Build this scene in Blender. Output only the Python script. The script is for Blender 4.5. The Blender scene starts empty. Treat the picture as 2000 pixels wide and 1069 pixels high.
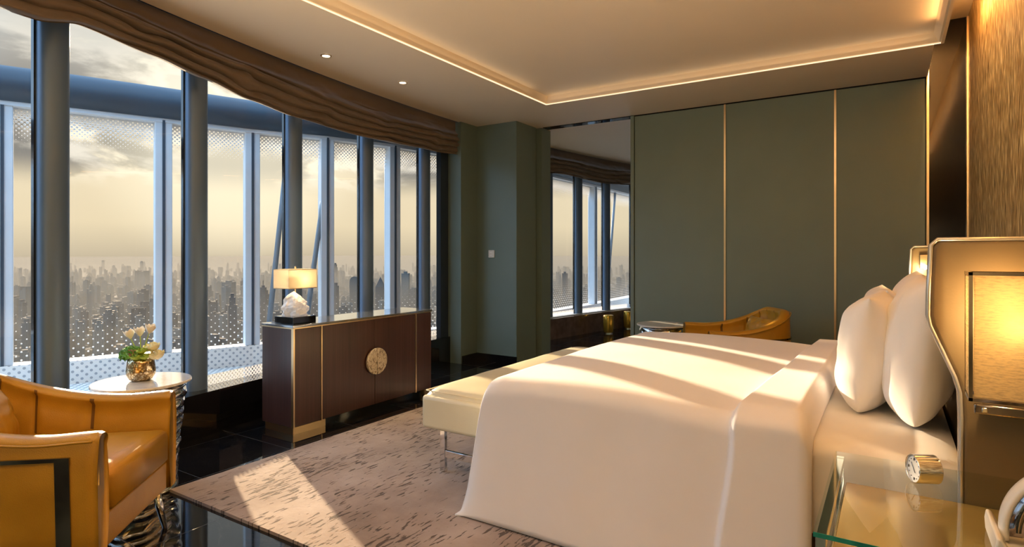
import bpy, math, random
from mathutils import Vector, Matrix, noise
random.seed(7)
S = bpy.context.scene
C = bpy.context.collection
PI = math.pi

# ------------------------------------------------------------------ camera
H = 1.3
cam = bpy.data.cameras.new('camera')
cam.sensor_width = 36.0
cam.lens = 36.0 * 1151.0 / 2000.0
cam.shift_y = -39.5 / 2000.0
cam.clip_start = 0.05
cam.clip_end = 60000
co = bpy.data.objects.new('camera', cam)
C.objects.link(co)
co.location = (0, 0, H)
co.rotation_euler = (PI / 2, 0, math.atan2(740, 1151))
S.camera = co

# ------------------------------------------------------------------ colour management
S.view_settings.view_transform = 'Standard'
S.view_settings.look = 'None'
S.view_settings.gamma = 1.0
S.view_settings.exposure = 0.45
S.view_settings.use_curve_mapping = False
S.cycles.use_denoising = True
S.cycles.max_bounces = 9
S.cycles.diffuse_bounces = 5
S.cycles.glossy_bounces = 5
S.cycles.transmission_bounces = 6
S.cycles.transparent_max_bounces = 24
S.cycles.volume_bounces = 1
S.cycles.sample_clamp_indirect = 6.0
S.cycles.caustics_reflective = False
S.cycles.caustics_refractive = False
S.cycles.blur_glossy = 0.5


# ------------------------------------------------------------------ node helper
class G:
    """tiny wrapper that writes node graphs"""
    def __init__(s, tree):
        s.t = tree
        s.n = tree.nodes
        s.l = tree.links

    def put(s, node, key, v):
        if v is None:
            return
        sock = node.inputs[key]
        if isinstance(v, bpy.types.NodeSocket):
            s.l.new(v, sock)
        elif isinstance(v, (tuple, list)) and len(v) == 3 and sock.type == 'RGBA':
            sock.default_value = (*v, 1)
        else:
            sock.default_value = v

    def m(s, op, a, b=None, c=None, clamp=False):
        x = s.n.new('ShaderNodeMath')
        x.operation = op
        x.use_clamp = clamp
        s.put(x, 0, a)
        s.put(x, 1, b)
        s.put(x, 2, c)
        return x.outputs[0]

    def vm(s, op, a, b=None):
        x = s.n.new('ShaderNodeVectorMath')
        x.operation = op
        s.put(x, 0, a)
        s.put(x, 1, b)
        return x.outputs[1] if op in ('DOT_PRODUCT', 'LENGTH', 'DISTANCE') else x.outputs[0]

    def mix(s, f, a, b, kind='MIX'):
        x = s.n.new('ShaderNodeMix')
        x.data_type = 'RGBA'
        x.blend_type = kind
        s.put(x, 0, f)
        s.put(x, 6, a)
        s.put(x, 7, b)
        return x.outputs[2]

    def ramp(s, f, stops, interp='LINEAR'):
        x = s.n.new('ShaderNodeValToRGB')
        x.color_ramp.interpolation = interp
        e = x.color_ramp.elements
        while len(e) < len(stops):
            e.new(0.5)
        for i, (p, c) in enumerate(stops):
            e[i].position = p
            e[i].color = (c, c, c, 1) if isinstance(c, (int, float)) else (*c, 1)
        s.put(x, 0, f)
        return x.outputs[0]

    def step(s, v, a, b):
        x = s.n.new('ShaderNodeMapRange')
        x.interpolation_type = 'SMOOTHSTEP'
        s.put(x, 0, v)
        s.put(x, 1, a)
        s.put(x, 2, b)
        return x.outputs[0]

    def noise(s, vec, scale, detail=3, rough=0.5, dist=0.0):
        x = s.n.new('ShaderNodeTexNoise')
        s.put(x, 'Vector', vec)
        s.put(x, 'Scale', scale)
        s.put(x, 'Detail', detail)
        s.put(x, 'Roughness', rough)
        s.put(x, 'Distortion', dist)
        return x.outputs[0]

    def coord(s, which='Object'):
        return s.n.new('ShaderNodeTexCoord').outputs[which]

    def mapping(s, vec, scale=(1, 1, 1), rot=(0, 0, 0), loc=(0, 0, 0)):
        x = s.n.new('ShaderNodeMapping')
        s.put(x, 0, vec)
        x.inputs['Scale'].default_value = scale
        x.inputs['Rotation'].default_value = rot
        x.inputs['Location'].default_value = loc
        return x.outputs[0]

    def sep(s, v):
        x = s.n.new('ShaderNodeSeparateXYZ')
        s.put(x, 0, v)
        return x.outputs

    def bump(s, h, strength=0.3, dist=0.01):
        x = s.n.new('ShaderNodeBump')
        x.inputs['Strength'].default_value = strength
        x.inputs['Distance'].default_value = dist
        s.put(x, 'Height', h)
        return x.outputs[0]


def newmat(name):
    m = bpy.data.materials.new(name)
    m.use_nodes = True
    g = G(m.node_tree)
    g.n.clear()
    out = g.n.new('ShaderNodeOutputMaterial')
    return m, g, out


def bsdf(g, **k):
    b = g.n.new('ShaderNodeBsdfPrincipled')
    for key, v in k.items():
        g.put(b, key.replace('_', ' '), v)
    return b


def simple(name, col, rough=0.5, metal=0.0, coat=0.0, var=0.06, vscale=6.0, bump=0.0, bscale=60.0, spec=0.5, sheen=0.0, aniso=None):
    """principled with a gentle procedural colour and surface variation"""
    m, g, out = newmat(name)
    co_ = g.coord()
    vec = g.mapping(co_, aniso) if aniso else co_
    n = g.noise(vec, vscale, 4)
    dark = tuple(c * (1 - var) for c in col)
    light = tuple(min(1, c * (1 + var)) for c in col)
    c = g.ramp(n, [(0.3, dark), (0.7, light)])
    b = bsdf(g, Base_Color=c, Roughness=rough, Metallic=metal, Coat_Weight=coat, Specular_IOR_Level=spec, Sheen_Weight=sheen)
    if bump:
        g.put(b, 'Normal', g.bump(g.noise(vec, bscale, 3), bump, 0.004))
    g.l.new(b.outputs[0], out.inputs[0])
    return m


# ------------------------------------------------------------------ world: hazy evening sky with broken cloud
SUNDIR = Vector((-0.916, 0.401, 0.0)).normalized()
SUN_EL = math.radians(16.3)
SUNV = Vector((SUNDIR.x * math.cos(SUN_EL), SUNDIR.y * math.cos(SUN_EL), math.sin(SUN_EL)))
GLOW = Vector((-0.939, 0.585, 0.190)).normalized()
w = bpy.data.worlds.new('evening_sky')
S.world = w
w.use_nodes = True
g = G(w.node_tree)
g.n.clear()
wo = g.n.new('ShaderNodeOutputWorld')
d = g.coord('Generated')
dx, dy, dz = g.sep(d)
base = g.ramp(g.m('MULTIPLY_ADD', dz, 1.0, 0.1), [
    (0.0, (0.44, 0.40, 0.32)), (0.08, (0.50, 0.45, 0.36)), (0.10, (0.66, 0.58, 0.44)), (0.145, (0.90, 0.79, 0.57)), (0.22, (0.93, 0.83, 0.62)),
    (0.32, (0.78, 0.76, 0.69)), (0.46, (0.56, 0.62, 0.65)), (0.75, (0.38, 0.50, 0.66)), (1.0, (0.33, 0.47, 0.70))])
dg = g.vm('DOT_PRODUCT', g.vm('NORMALIZE', d), tuple(GLOW))
near = g.step(dg, 0.55, 1.0)
side = g.ramp(g.step(dg, 0.2, 0.98), [(0.0, (0.60, 0.66, 0.74)), (0.5, (0.78, 0.80, 0.80)), (1.0, (1.05, 1.0, 0.93))])
sky = g.mix(1.0, base, side, 'MULTIPLY')
# clouds in a band above the horizon, stretched sideways
cv = g.mapping(d, (1.0, 1.0, 2.6), loc=(0.53, 0.22, 0.1))
cn = g.noise(cv, 5.2, 10, 0.55, 0.25)
band = g.m('MULTIPLY', g.step(dz, 0.085, 0.135), g.m('SUBTRACT', 1.0, g.step(dz, 0.20, 0.34)))
cl = g.m('MULTIPLY', g.step(cn, 0.41, 0.49), band)
lit = g.m('MULTIPLY', g.step(g.noise(g.mapping(d, (1, 1, 2.6), loc=(0.53, 0.22, 0.16)), 5.2, 10, 0.55, 0.25), 0.40, 0.53), 1.0)
ccol = g.mix(lit, (1.0, 0.93, 0.80), (0.27, 0.26, 0.24))
sky = g.mix(g.m('MULTIPLY', cl, 0.95), sky, ccol)
edge = g.m('MULTIPLY', g.m('SUBTRACT', g.step(cn, 0.36, 0.41), g.step(cn, 0.41, 0.47)), band)
sky = g.mix(g.m('MULTIPLY', edge, g.m('MULTIPLY', near, 0.8)), sky, (1.25, 1.15, 0.92))
core = g.step(dg, 0.978, 1.0)
sky = g.mix(g.m('MULTIPLY', core, 0.45), sky, (1.5, 1.35, 1.0))
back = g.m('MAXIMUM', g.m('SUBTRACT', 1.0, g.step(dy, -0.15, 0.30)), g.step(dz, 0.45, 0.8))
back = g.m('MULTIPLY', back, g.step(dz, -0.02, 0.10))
sky = g.mix(back, sky, (1.5, 2.3, 3.3))  # sky outside the view boosted blue as added fill for the room
bg = g.n.new('ShaderNodeBackground')
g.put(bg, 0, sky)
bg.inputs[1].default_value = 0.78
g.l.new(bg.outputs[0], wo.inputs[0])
w.cycles.sampling_method = 'MANUAL'
w.cycles.sample_map_resolution = 512

# ------------------------------------------------------------------ sun, the room's larger light sources, added fill lights
sl = bpy.data.lights.new('sun', 'SUN')
sl.energy = 10.0
sl.color = (1.0, 0.74, 0.46)
sl.angle = math.radians(0.9)
so = bpy.data.objects.new('sun', sl)
C.objects.link(so)
so.rotation_euler = SUNV.to_track_quat('Z', 'Y').to_euler()


def area(name, loc, sx, sy, power, col, rot, spread=PI):
    a = bpy.data.lights.new(name, 'AREA')
    a.shape = 'RECTANGLE'
    a.size, a.size_y = sx, sy
    a.energy = power
    a.color = col
    a.spread = spread
    o = bpy.data.objects.new(name, a)
    C.objects.link(o)
    o.location = loc
    o.rotation_euler = rot
    return o


CZ = 2.847          # outer ceiling
TZ = 2.925          # ceiling inside the tray
SLOTZ = 3.31        # ceiling of the light slot by the headboard wall
WX = 0.55           # headboard wall
WARM = (1.0, 0.66, 0.34)
# cove LEDs (their visible strips are built with the ceiling)
area('slot_led', (0.345, 1.4, 2.96), 0.02, 8.0, 80, (1.0, 0.55, 0.20), (0, math.radians(-155), 0))
area('wallwash_led', (0.295, 1.4, 3.27), 0.02, 8.0, 125, (1.0, 0.70, 0.38), (0, math.radians(32), 0))



def lamp(name, kind, loc, power, col, r=0.05, size=None, rot=None):
    l_ = bpy.data.lights.new(name, kind)
    l_.energy = power
    l_.color = col
    l_.shadow_soft_size = r
    if kind == 'SPOT':
        l_.spot_size = math.radians(size or 100)
        l_.spot_blend = 0.8
    o = bpy.data.objects.new(name, l_)
    C.objects.link(o)
    o.location = loc
    if rot:
        o.rotation_euler = rot
    return o


# added fill lights without fixtures, unseen behind and above the camera
for x_ in (-2.4, -1.3, -0.3):
    for y_ in (-1.2, 0.6):
        lamp('downlight_and_fill_beam', 'SPOT', (x_, y_, 2.90), 3, (1.0, 0.84, 0.70), 0.12, 150)
lamp('fill_point_light', 'POINT', (-0.4, -1.9, 1.7), 18, (1.0, 0.76, 0.50), 0.18)  # added unseen fill, no floor lamp stands here
for x_, y_, p_ in ((-0.4, -1.7, 860), (-2.3, -1.7, 660)):
    lamp('ceiling_fill_spot', 'SPOT', (x_, y_, 1.55), p_, (1.0, 0.76, 0.48), 0.10, 52, (math.radians(90 + 33), 0, 0))  # added to brighten the ceiling, no uplighter is built
area('tray_fill', (0.27, 1.7, 2.875), 0.02, 6.6, 7, (1.0, 0.50, 0.18), (0, math.radians(110), 0))  # added orange fill across the tray ceiling, this edge has no strip
# cove LEDs washing the tray
area('cove_led', (-3.00, 1.7, 2.87), 0.02, 6.6, 0.8, (1.0, 0.70, 0.40), (0, math.radians(-110), 0))
area('cove_led', (-1.36, 5.34, 2.87), 3.2, 0.02, 0.5, (1.0, 0.70, 0.40), (math.radians(-110), 0, 0))

# ------------------------------------------------------------------ mesh helpers
class MB:
    def __init__(s):
        s.v, s.f, s.uv = [], [], {}

    def add(s, verts, faces):
        o = len(s.v)
        s.v += [tuple(p) for p in verts]
        s.f += [tuple(i + o for i in f) for f in faces]
        return s

    def box(s, x0, x1, y0, y1, z0, z1):
        return s.add([(x0, y0, z0), (x1, y0, z0), (x1, y1, z0), (x0, y1, z0), (x0, y0, z1), (x1, y0, z1), (x1, y1, z1), (x0, y1, z1)],
                     [(0, 3, 2, 1), (4, 5, 6, 7), (0, 1, 5, 4), (1, 2, 6, 5), (2, 3, 7, 6), (3, 0, 4, 7)])

    def grid(s, rows, close_u=False, close_v=False, flip=False):
        n, m = len(rows), len(rows[0])
        vs = [p for r in rows for p in r]
        fs = []
        for i in range(n if close_v else n - 1):
            for j in range(m if close_u else m - 1):
                a, b = i * m + j, i * m + (j + 1) % m
                c, d_ = ((i + 1) % n) * m + (j + 1) % m, ((i + 1) % n) * m + j
                fs.append((a, d_, c, b) if flip else (a, b, c, d_))
        return s.add(vs, fs)

    def prism(s, outline, lo, hi, axis='z'):
        """outline: 2-D points; extruded along an axis"""
        n = len(outline)
        def P(p, t):
            return {'z': (p[0], p[1], t), 'y': (p[0], t, p[1]), 'x': (t, p[0], p[1])}[axis]
        vs = [P(p, lo) for p in outline] + [P(p, hi) for p in outline]
        fs = [tuple(range(n))[::-1], tuple(range(n, 2 * n))] + [(i, (i + 1) % n, n + (i + 1) % n, n + i) for i in range(n)]
        return s.add(vs, fs)

    def lathe(s, prof, cx, cy, seg=48, cap=True, wob=None):
        rows = []
        for (r, z) in prof:
            row = []
            for k in range(seg):
                a = 2 * PI * k / seg
                rr, zz = (r, z) if wob is None else wob(r, z, a)
                row.append((cx + rr * math.cos(a), cy + rr * math.sin(a), zz))
            rows.append(row)
        o = len(s.v)
        s.grid(rows, close_u=True)
        if cap:
            s.f.append(tuple(o + k for k in range(seg))[::-1])
            s.f.append(tuple(o + (len(prof) - 1) * seg + k for k in range(seg)))
        return s

    def tube(s, pts, r, seg=10, caps=True):
        pts = [Vector(p) for p in pts]
        rad = r if isinstance(r, (list, tuple)) else [r] * len(pts)
        rows = []
        up = None
        for i, p in enumerate(pts):
            t = (pts[min(i + 1, len(pts) - 1)] - pts[max(i - 1, 0)]).normalized()
            if up is None:
                up = Vector((0, 0, 1)) if abs(t.z) < 0.9 else Vector((1, 0, 0))
            a = t.cross(up).normalized()
            b = a.cross(t).normalized()
            up = b
            rows.append([tuple(p + (a * math.cos(q) + b * math.sin(q)) * rad[i]) for q in [2 * PI * k / seg for k in range(seg)]])
        o = len(s.v)
        s.grid(rows, close_u=True)
        if caps:
            s.f.append(tuple(o + k for k in range(seg))[::-1])
            s.f.append(tuple(o + (len(pts) - 1) * seg + k for k in range(seg)))
        return s


def origin_of(o):
    v = Vector((0, 0, 0))
    while o is not None:
        v += o.location
        o = o.parent
    return v


def obj(name, mb, mat, parent=None, smooth=False, bevel=0.0, subsurf=0, local=False, uv=None, seg=3, angle=40):
    """link one mesh object; vertices are given in world metres unless local"""
    vs = mb.v
    if parent is None:
        xs, ys, zs = zip(*vs)
        org = Vector(((min(xs) + max(xs)) / 2, (min(ys) + max(ys)) / 2, min(zs)))
        loc = org
    else:
        org = Vector((0, 0, 0)) if local else origin_of(parent)
        loc = Vector((0, 0, 0))
    me = bpy.data.meshes.new(name)
    me.from_pydata([(x - org.x, y - org.y, z - org.z) for x, y, z in vs], [], mb.f)
    me.update()
    if uv is not None:
        lay = me.uv_layers.new(name='UVMap')
        for lp in me.loops:
            lay.data[lp.index].uv = uv[lp.vertex_index]
    o = bpy.data.objects.new(name, me)
    C.objects.link(o)
    o.location = loc
    if parent is not None:
        o.parent = parent
    me.materials.append(mat)
    if smooth:
        me.polygons.foreach_set('use_smooth', [True] * len(me.polygons))
    if bevel:
        b = o.modifiers.new('bevel', 'BEVEL')
        b.width = bevel
        b.segments = seg
        b.limit_method = 'ANGLE'
        b.angle_limit = math.radians(angle)
        b.harden_normals = False
        me.polygons.foreach_set('use_smooth', [True] * len(me.polygons))
        try:
            me.set_sharp_from_angle(angle=math.radians(35))
        except Exception:
            pass
    if subsurf:
        q = o.modifiers.new('sub', 'SUBSURF')
        q.levels = q.render_levels = subsurf
    return o


def thing(name, label, cat, loc, rz=0.0, group=None):
    o = bpy.data.objects.new(name, None)
    o.empty_display_size = 0.1
    C.objects.link(o)
    o.location = loc
    o.rotation_euler = (0, 0, rz)
    o['label'] = label
    o['category'] = cat
    if group:
        o['group'] = group
    return o


def tag(o, label, cat, group=None):
    o['label'] = label
    o['category'] = cat
    if group:
        o['group'] = group
    return o


def struct(o):
    o['kind'] = 'structure'
    return o


def B(x0, x1, y0, y1, z0, z1):
    return MB().box(x0, x1, y0, y1, z0, z1)


def sm(t):
    t = max(0.0, min(1.0, t))
    return t * t * (3 - 2 * t)


def interp(x, pts):
    if x <= pts[0][0]:
        return pts[0][1]
    for (a, b), (c, d_) in zip(pts, pts[1:]):
        if x <= c:
            return b + (d_ - b) * sm((x - a) / (c - a))
    return pts[-1][1]


# ------------------------------------------------------------------ materials
M = {}
M['ceiling'] = simple('ceiling_paint', (0.84, 0.70, 0.52), 0.55, var=0.02, vscale=1.2)
M['plaster'] = simple('plaster', (0.42, 0.36, 0.30), 0.7, var=0.03)
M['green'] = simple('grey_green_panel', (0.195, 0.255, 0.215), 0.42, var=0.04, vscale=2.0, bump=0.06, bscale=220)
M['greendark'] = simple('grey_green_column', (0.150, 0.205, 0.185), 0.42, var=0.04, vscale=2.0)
M['brass'] = simple('brushed_brass', (0.80, 0.58, 0.34), 0.28, 1.0, var=0.05)
M['chrome'] = simple('chrome', (0.80, 0.80, 0.80), 0.06, 1.0, var=0.01)
M['darkchrome'] = simple('dark_chrome', (0.28, 0.25, 0.24), 0.10, 1.0, var=0.02)
M['mullion'] = simple('anodised_mullion', (0.12, 0.19, 0.31), 0.40, 0.3, var=0.03, aniso=(1, 1, 0.05))
M['beam'] = simple('blue_grey_steel', (0.045, 0.070, 0.10), 0.5, 0.1, var=0.15, vscale=1.5)
M['strut'] = simple('grey_blue_steel', (0.24, 0.29, 0.34), 0.5, 0.0)
M['post'] = simple('pale_blue_steel', (0.68, 0.74, 0.80), 0.5, 0.0, var=0.04)
M['topglass'] = simple('mirrored_top', (0.42, 0.45, 0.48), 0.10, 0.85, var=0.05)
M['black'] = simple('black_lacquer', (0.006, 0.006, 0.007), 0.06, var=0.1, coat=0.5)
M['duvet'] = simple('white_cotton', (0.84, 0.82, 0.84), 0.85, var=0.01, sheen=0.25, bump=0.05, bscale=500)
M['sheet'] = simple('white_sheet', (0.84, 0.80, 0.75), 0.85, var=0.01, sheen=0.2)
M['pillow'] = simple('pillow_cotton', (0.88, 0.86, 0.84), 0.85, var=0.01, sheen=0.2)
M['cream'] = simple('cream_leather', (0.72, 0.66, 0.47), 0.42, var=0.03, bump=0.12, bscale=180)
M['headleather'] = simple('taupe_leather', (0.17, 0.115, 0.052), 0.40, var=0.05, bump=0.10, bscale=160)
M['piping'] = simple('pearl_piping', (0.62, 0.58, 0.52), 0.22, 0.6, var=0.02)
M['ebony'] = simple('polished_ebony', (0.008, 0.005, 0.004), 0.04, var=0.2, spec=0.25)
M['goldlac'] = simple('gold_lacquer', (0.56, 0.37, 0.13), 0.16, 0.55, var=0.04)
M['whiteplastic'] = simple('white_plastic', (0.75, 0.74, 0.70), 0.25, var=0.01)
M['dial'] = simple('clock_dial', (0.82, 0.82, 0.80), 0.4, var=0.01)
M['petal'] = simple('white_petal', (0.90, 0.88, 0.80), 0.6, var=0.03)
M['creampetal'] = simple('cream_petal', (0.85, 0.82, 0.58), 0.6, var=0.08, vscale=30)
M['green1'] = simple('leaf_green', (0.10, 0.30, 0.03), 0.5, var=0.35, vscale=40)
M['green2'] = simple('lime_green', (0.34, 0.50, 0.06), 0.5, var=0.2, vscale=40)
M['berry'] = simple('brown_berry', (0.35, 0.22, 0.12), 0.5, var=0.3, vscale=60)
M['darkstone'] = simple('dark_stone_brown_reflection', (0.16, 0.105, 0.08), 0.15, var=0.3, vscale=9)  # brown of the reflected sunlit floor put into the black stone's colour
M['navy'] = simple('navy_painted_steel', (0.018, 0.030, 0.050), 0.4, var=0.05)


def leather():
    m, g, out = newmat('ochre_leather')
    c = g.coord()
    n = g.noise(c, 5, 4)
    col = g.ramp(n, [(0.3, (0.44, 0.225, 0.016)), (0.7, (0.56, 0.30, 0.028))])
    x = g.n.new('ShaderNodeTexVoronoi')
    g.put(x, 'Vector', c)
    x.inputs['Scale'].default_value = 260
    b = bsdf(g, Base_Color=col, Roughness=0.33, Coat_Weight=0.12, Coat_Roughness=0.25)
    hgt = g.m('ADD', x.outputs[0], g.m('MULTIPLY', g.noise(c, 14, 3), 1.2))
    g.put(b, 'Normal', g.bump(hgt, 0.14, 0.004))
    g.l.new(b.outputs[0], out.inputs[0])
    return m


M['leather'] = leather()
M['seam'] = simple('leather_seam', (0.16, 0.075, 0.01), 0.6)


def marble_floor():
    m, g, out = newmat('black_marble')
    c = g.coord()
    p = g.sep(c)
    v = g.noise(c, 2.2, 8, 0.6, 1.6)
    vein = g.m('SUBTRACT', 1.0, g.step(g.m('ABSOLUTE', g.m('SUBTRACT', v, 0.5)), 0.0, 0.012))
    col = g.mix(g.m('MULTIPLY', vein, 0.12), (0.006, 0.006, 0.007), (0.20, 0.17, 0.13))
    def joint(a, off):
        fr = g.m('FRACT', g.m('ADD', g.m('DIVIDE', a, 0.6), off))
        return g.m('LESS_THAN', g.m('ABSOLUTE', g.m('SUBTRACT', fr, 0.5)), 0.0035)
    j = g.m('MAXIMUM', joint(p[0], 0.1), joint(p[1], 0.35))
    col = g.mix(j, col, (0.02, 0.018, 0.016))
    b = bsdf(g, Base_Color=col, Roughness=g.m('MULTIPLY_ADD', j, 0.3, 0.035), Specular_IOR_Level=0.75)
    g.l.new(b.outputs[0], out.inputs[0])
    return m


M['floor'] = marble_floor()


def rug_mat():
    m, g, out = newmat('mottled_carpet')
    c = g.coord()
    big = g.noise(c, 1.6, 5, 0.6)
    col = g.ramp(big, [(0.30, (0.27, 0.205, 0.175)), (0.5, (0.39, 0.315, 0.28)), (0.70, (0.52, 0.455, 0.425))])
    # carved dashes running along the room
    cut = g.noise(g.mapping(c, (62, 10.5, 1), loc=(3, 1, 0)), 1.0, 2.5, 0.55, 0.4)
    mask = g.noise(c, 2.4, 3, 0.6)
    thr = g.m('MULTIPLY_ADD', mask, -0.55, 0.865)
    dash = g.step(g.m('SUBTRACT', cut, thr), 0.0, 0.03)
    col = g.mix(g.m('MULTIPLY', dash, 0.85), col, (0.045, 0.028, 0.024))
    pile = g.noise(c, 420, 2)
    hgt = g.m('SUBTRACT', g.m('ADD', g.m('MULTIPLY', pile, 0.35), g.m('MULTIPLY', g.noise(c, 26, 4), 0.7)), g.m('MULTIPLY', dash, 1.6))
    b = bsdf(g, Base_Color=col, Roughness=0.95, Sheen_Weight=0.4, Sheen_Roughness=0.4, Specular_IOR_Level=0.15)
    g.put(b, 'Normal', g.bump(hgt, 0.55, 0.008))
    g.l.new(b.outputs[0], out.inputs[0])
    return m


M['rug'] = rug_mat()


def wood():
    m, g, out = newmat('dark_plum_veneer')
    c = g.coord()
    gr = g.noise(g.mapping(c, (60, 60, 1.2)), 1.0, 5, 0.6, 0.3)
    st = g.noise(g.mapping(c, (7, 7, 0.02)), 1.0, 1, 0.4)
    col = g.ramp(g.m('ADD', g.m('MULTIPLY', gr, 0.6), g.m('MULTIPLY', st, 0.4)), [(0.3, (0.040, 0.018, 0.015)), (0.55, (0.068, 0.031, 0.026)), (0.75, (0.100, 0.050, 0.042))])
    b = bsdf(g, Base_Color=col, Roughness=0.34, Coat_Weight=0.25, Coat_Roughness=0.2)
    g.l.new(b.outputs[0], out.inputs[0])
    return m


M['wood'] = wood()


def marble_white():
    m, g, out = newmat('white_marble')
    c = g.coord()
    v = g.noise(c, 4, 7, 0.6, 1.2)
    vein = g.m('SUBTRACT', 1.0, g.step(g.m('ABSOLUTE', g.m('SUBTRACT', v, 0.5)), 0.0, 0.03))
    col = g.mix(g.m('MULTIPLY', vein, 0.35), (0.80, 0.79, 0.76), (0.5, 0.5, 0.5))
    b = bsdf(g, Base_Color=col, Roughness=0.08, Coat_Weight=0.3)
    g.l.new(b.outputs[0], out.inputs[0])
    return m


M['marble'] = marble_white()


def wallcover():
    m, g, out = newmat('gold_silk_wallcovering')
    c = g.coord()
    n1 = g.noise(g.mapping(c, (1, 75, 10)), 1.0, 1.5, 0.5, 0.3)
    n2 = g.noise(g.mapping(c, (1, 20, 2.5)), 1.0, 4, 0.6)
    f = g.m('ADD', g.m('MULTIPLY', n1, 0.65), g.m('MULTIPLY', n2, 0.35))
    col = g.ramp(f, [(0.36, (0.13, 0.075, 0.025)), (0.47, (0.38, 0.24, 0.085)), (0.54, (0.60, 0.42, 0.18)), (0.62, (1.0, 0.82, 0.46))])
    b = bsdf(g, Base_Color=col, Roughness=0.42, Metallic=0.45)
    g.put(b, 'Normal', g.bump(f, 0.5, 0.006))
    g.l.new(b.outputs[0], out.inputs[0])
    return m


M['wallcover'] = wallcover()


def blindfab():
    m, g, out = newmat('taupe_silk_blind')
    c = g.coord('UV')
    n = g.noise(g.mapping(c, (2, 3, 1)), 1.0, 2)
    col = g.ramp(n, [(0.3, (0.150, 0.108, 0.074)), (0.7, (0.190, 0.138, 0.096))])
    b = bsdf(g, Base_Color=col, Roughness=0.6, Sheen_Weight=0.3, Sheen_Roughness=0.4, Specular_IOR_Level=0.3)
    wr = g.noise(g.mapping(c, (9, 16, 1)), 1.0, 2, 0.5, 0.6)
    g.put(b, 'Normal', g.bump(wr, 0.25, 0.015))
    g.l.new(b.outputs[0], out.inputs[0])
    return m


M['blind'] = blindfab()


def glassy(name, tint=(0.968, 0.968, 0.965), refl=1.0, rough=0.0):
    """clear pane: passes light straight through, mirrors by Fresnel"""
    m, g, out = newmat(name)
    t = g.n.new('ShaderNodeBsdfTransparent')
    g.put(t, 0, tint)
    gl = g.n.new('ShaderNodeBsdfGlossy')
    gl.inputs['Roughness'].default_value = rough
    fr = g.n.new('ShaderNodeFresnel')
    fr.inputs[0].default_value = 1.5
    geo = g.n.new('ShaderNodeNewGeometry')
    f = g.m('MULTIPLY', fr.outputs[0], refl)
    f = g.m('MULTIPLY', f, g.m('SUBTRACT', 1.0, geo.outputs['Backfacing']))
    mx = g.n.new('ShaderNodeMixShader')
    g.l.new(f, mx.inputs[0])
    g.l.new(t.outputs[0], mx.inputs[1])
    g.l.new(gl.outputs[0], mx.inputs[2])
    return m, g, out, mx


def finish_glass(name, **k):
    m, g, out, mx = glassy(name, **k)
    g.l.new(mx.outputs[0], out.inputs[0])
    return m


M['pane'] = finish_glass('window_glass', refl=0.5)
M['tableglass'] = finish_glass('table_glass', tint=(0.94, 0.97, 0.95), refl=0.9)


def hexdots(g, uv, pitch):
    """distance (in pitches) to the nearest dot centre of a staggered dot grid"""
    s_ = g.vm('SCALE', uv)
    s_.node.inputs['Scale'].default_value = 1.0 / pitch
    def cell(off):
        fr = g.vm('FRACTION', g.vm('ADD', s_, off))
        return g.vm('LENGTH', g.vm('MULTIPLY', g.vm('SUBTRACT', fr, (0.5, 0.5, 0)), (1, 1, 0)))
    return g.m('MINIMUM', cell((0, 0, 0)), cell((0.5, 0.5, 0)))


def frit():
    """outer glass: printed dots that thin out away from the beam and from the kerb; UV is metres"""
    m, g, out, mx = glassy('fritted_glass', refl=0.25)
    uv = g.coord('UV')
    z = g.sep(uv)[1]
    top = g.m('MULTIPLY', g.step(z, 2.24, 2.62), 0.40)
    bot = g.m('MULTIPLY', g.m('SUBTRACT', 1.0, g.step(z, 0.30, 0.95)), 0.11)
    dt = g.m('LESS_THAN', hexdots(g, uv, 0.040), top)
    db = g.m('LESS_THAN', hexdots(g, uv, 0.075), bot)
    f = g.m('MAXIMUM', dt, db)
    df = g.n.new('ShaderNodeBsdfDiffuse')
    df.inputs[0].default_value = (0.55, 0.57, 0.58, 1)
    tl = g.n.new('ShaderNodeBsdfTranslucent')
    tl.inputs[0].default_value = (0.20, 0.21, 0.22, 1)
    a = g.n.new('ShaderNodeAddShader')
    g.l.new(df.outputs[0], a.inputs[0])
    g.l.new(tl.outputs[0], a.inputs[1])
    m2 = g.n.new('ShaderNodeMixShader')
    g.l.new(f, m2.inputs[0])
    g.l.new(mx.outputs[0], m2.inputs[1])
    g.l.new(a.outputs[0], m2.inputs[2])
    g.l.new(m2.outputs[0], out.inputs[0])
    return m


M['frit'] = frit()


def perf(name, col, pitch, rad, transl=0.3, holecol=None):
    m, g, out = newmat(name)
    uv = g.coord('UV')
    dd = hexdots(g, uv, pitch)
    hole = g.m('LESS_THAN', dd, rad)
    b = bsdf(g, Base_Color=col, Roughness=0.4)
    tl = g.n.new('ShaderNodeBsdfTranslucent')
    g.put(tl, 0, col)
    body = g.n.new('ShaderNodeMixShader')
    body.inputs[0].default_value = transl
    g.l.new(b.outputs[0], body.inputs[1])
    g.l.new(tl.outputs[0], body.inputs[2])
    if holecol is None:
        t = g.n.new('ShaderNodeBsdfTransparent')
    else:
        t = g.n.new('ShaderNodeBsdfDiffuse')
        t.inputs[0].default_value = (*holecol, 1)
    mx = g.n.new('ShaderNodeMixShader')
    g.l.new(hole, mx.inputs[0])
    g.l.new(body.outputs[0], mx.inputs[1])
    g.l.new(t.outputs[0], mx.inputs[2])
    g.l.new(mx.outputs[0], out.inputs[0])
    return m


M['fritband'] = perf('frit_band', (0.80, 0.82, 0.84), 0.038, 0.27, 0.55)
M['grating'] = perf('perforated_walkway', (0.92, 0.90, 0.86), 0.075, 0.22, 0.0, (0.40, 0.42, 0.44))
M['kerb'] = perf('perforated_kerb', (0.92, 0.91, 0.88), 0.070, 0.17, 0.0, (0.45, 0.47, 0.50))


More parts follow.
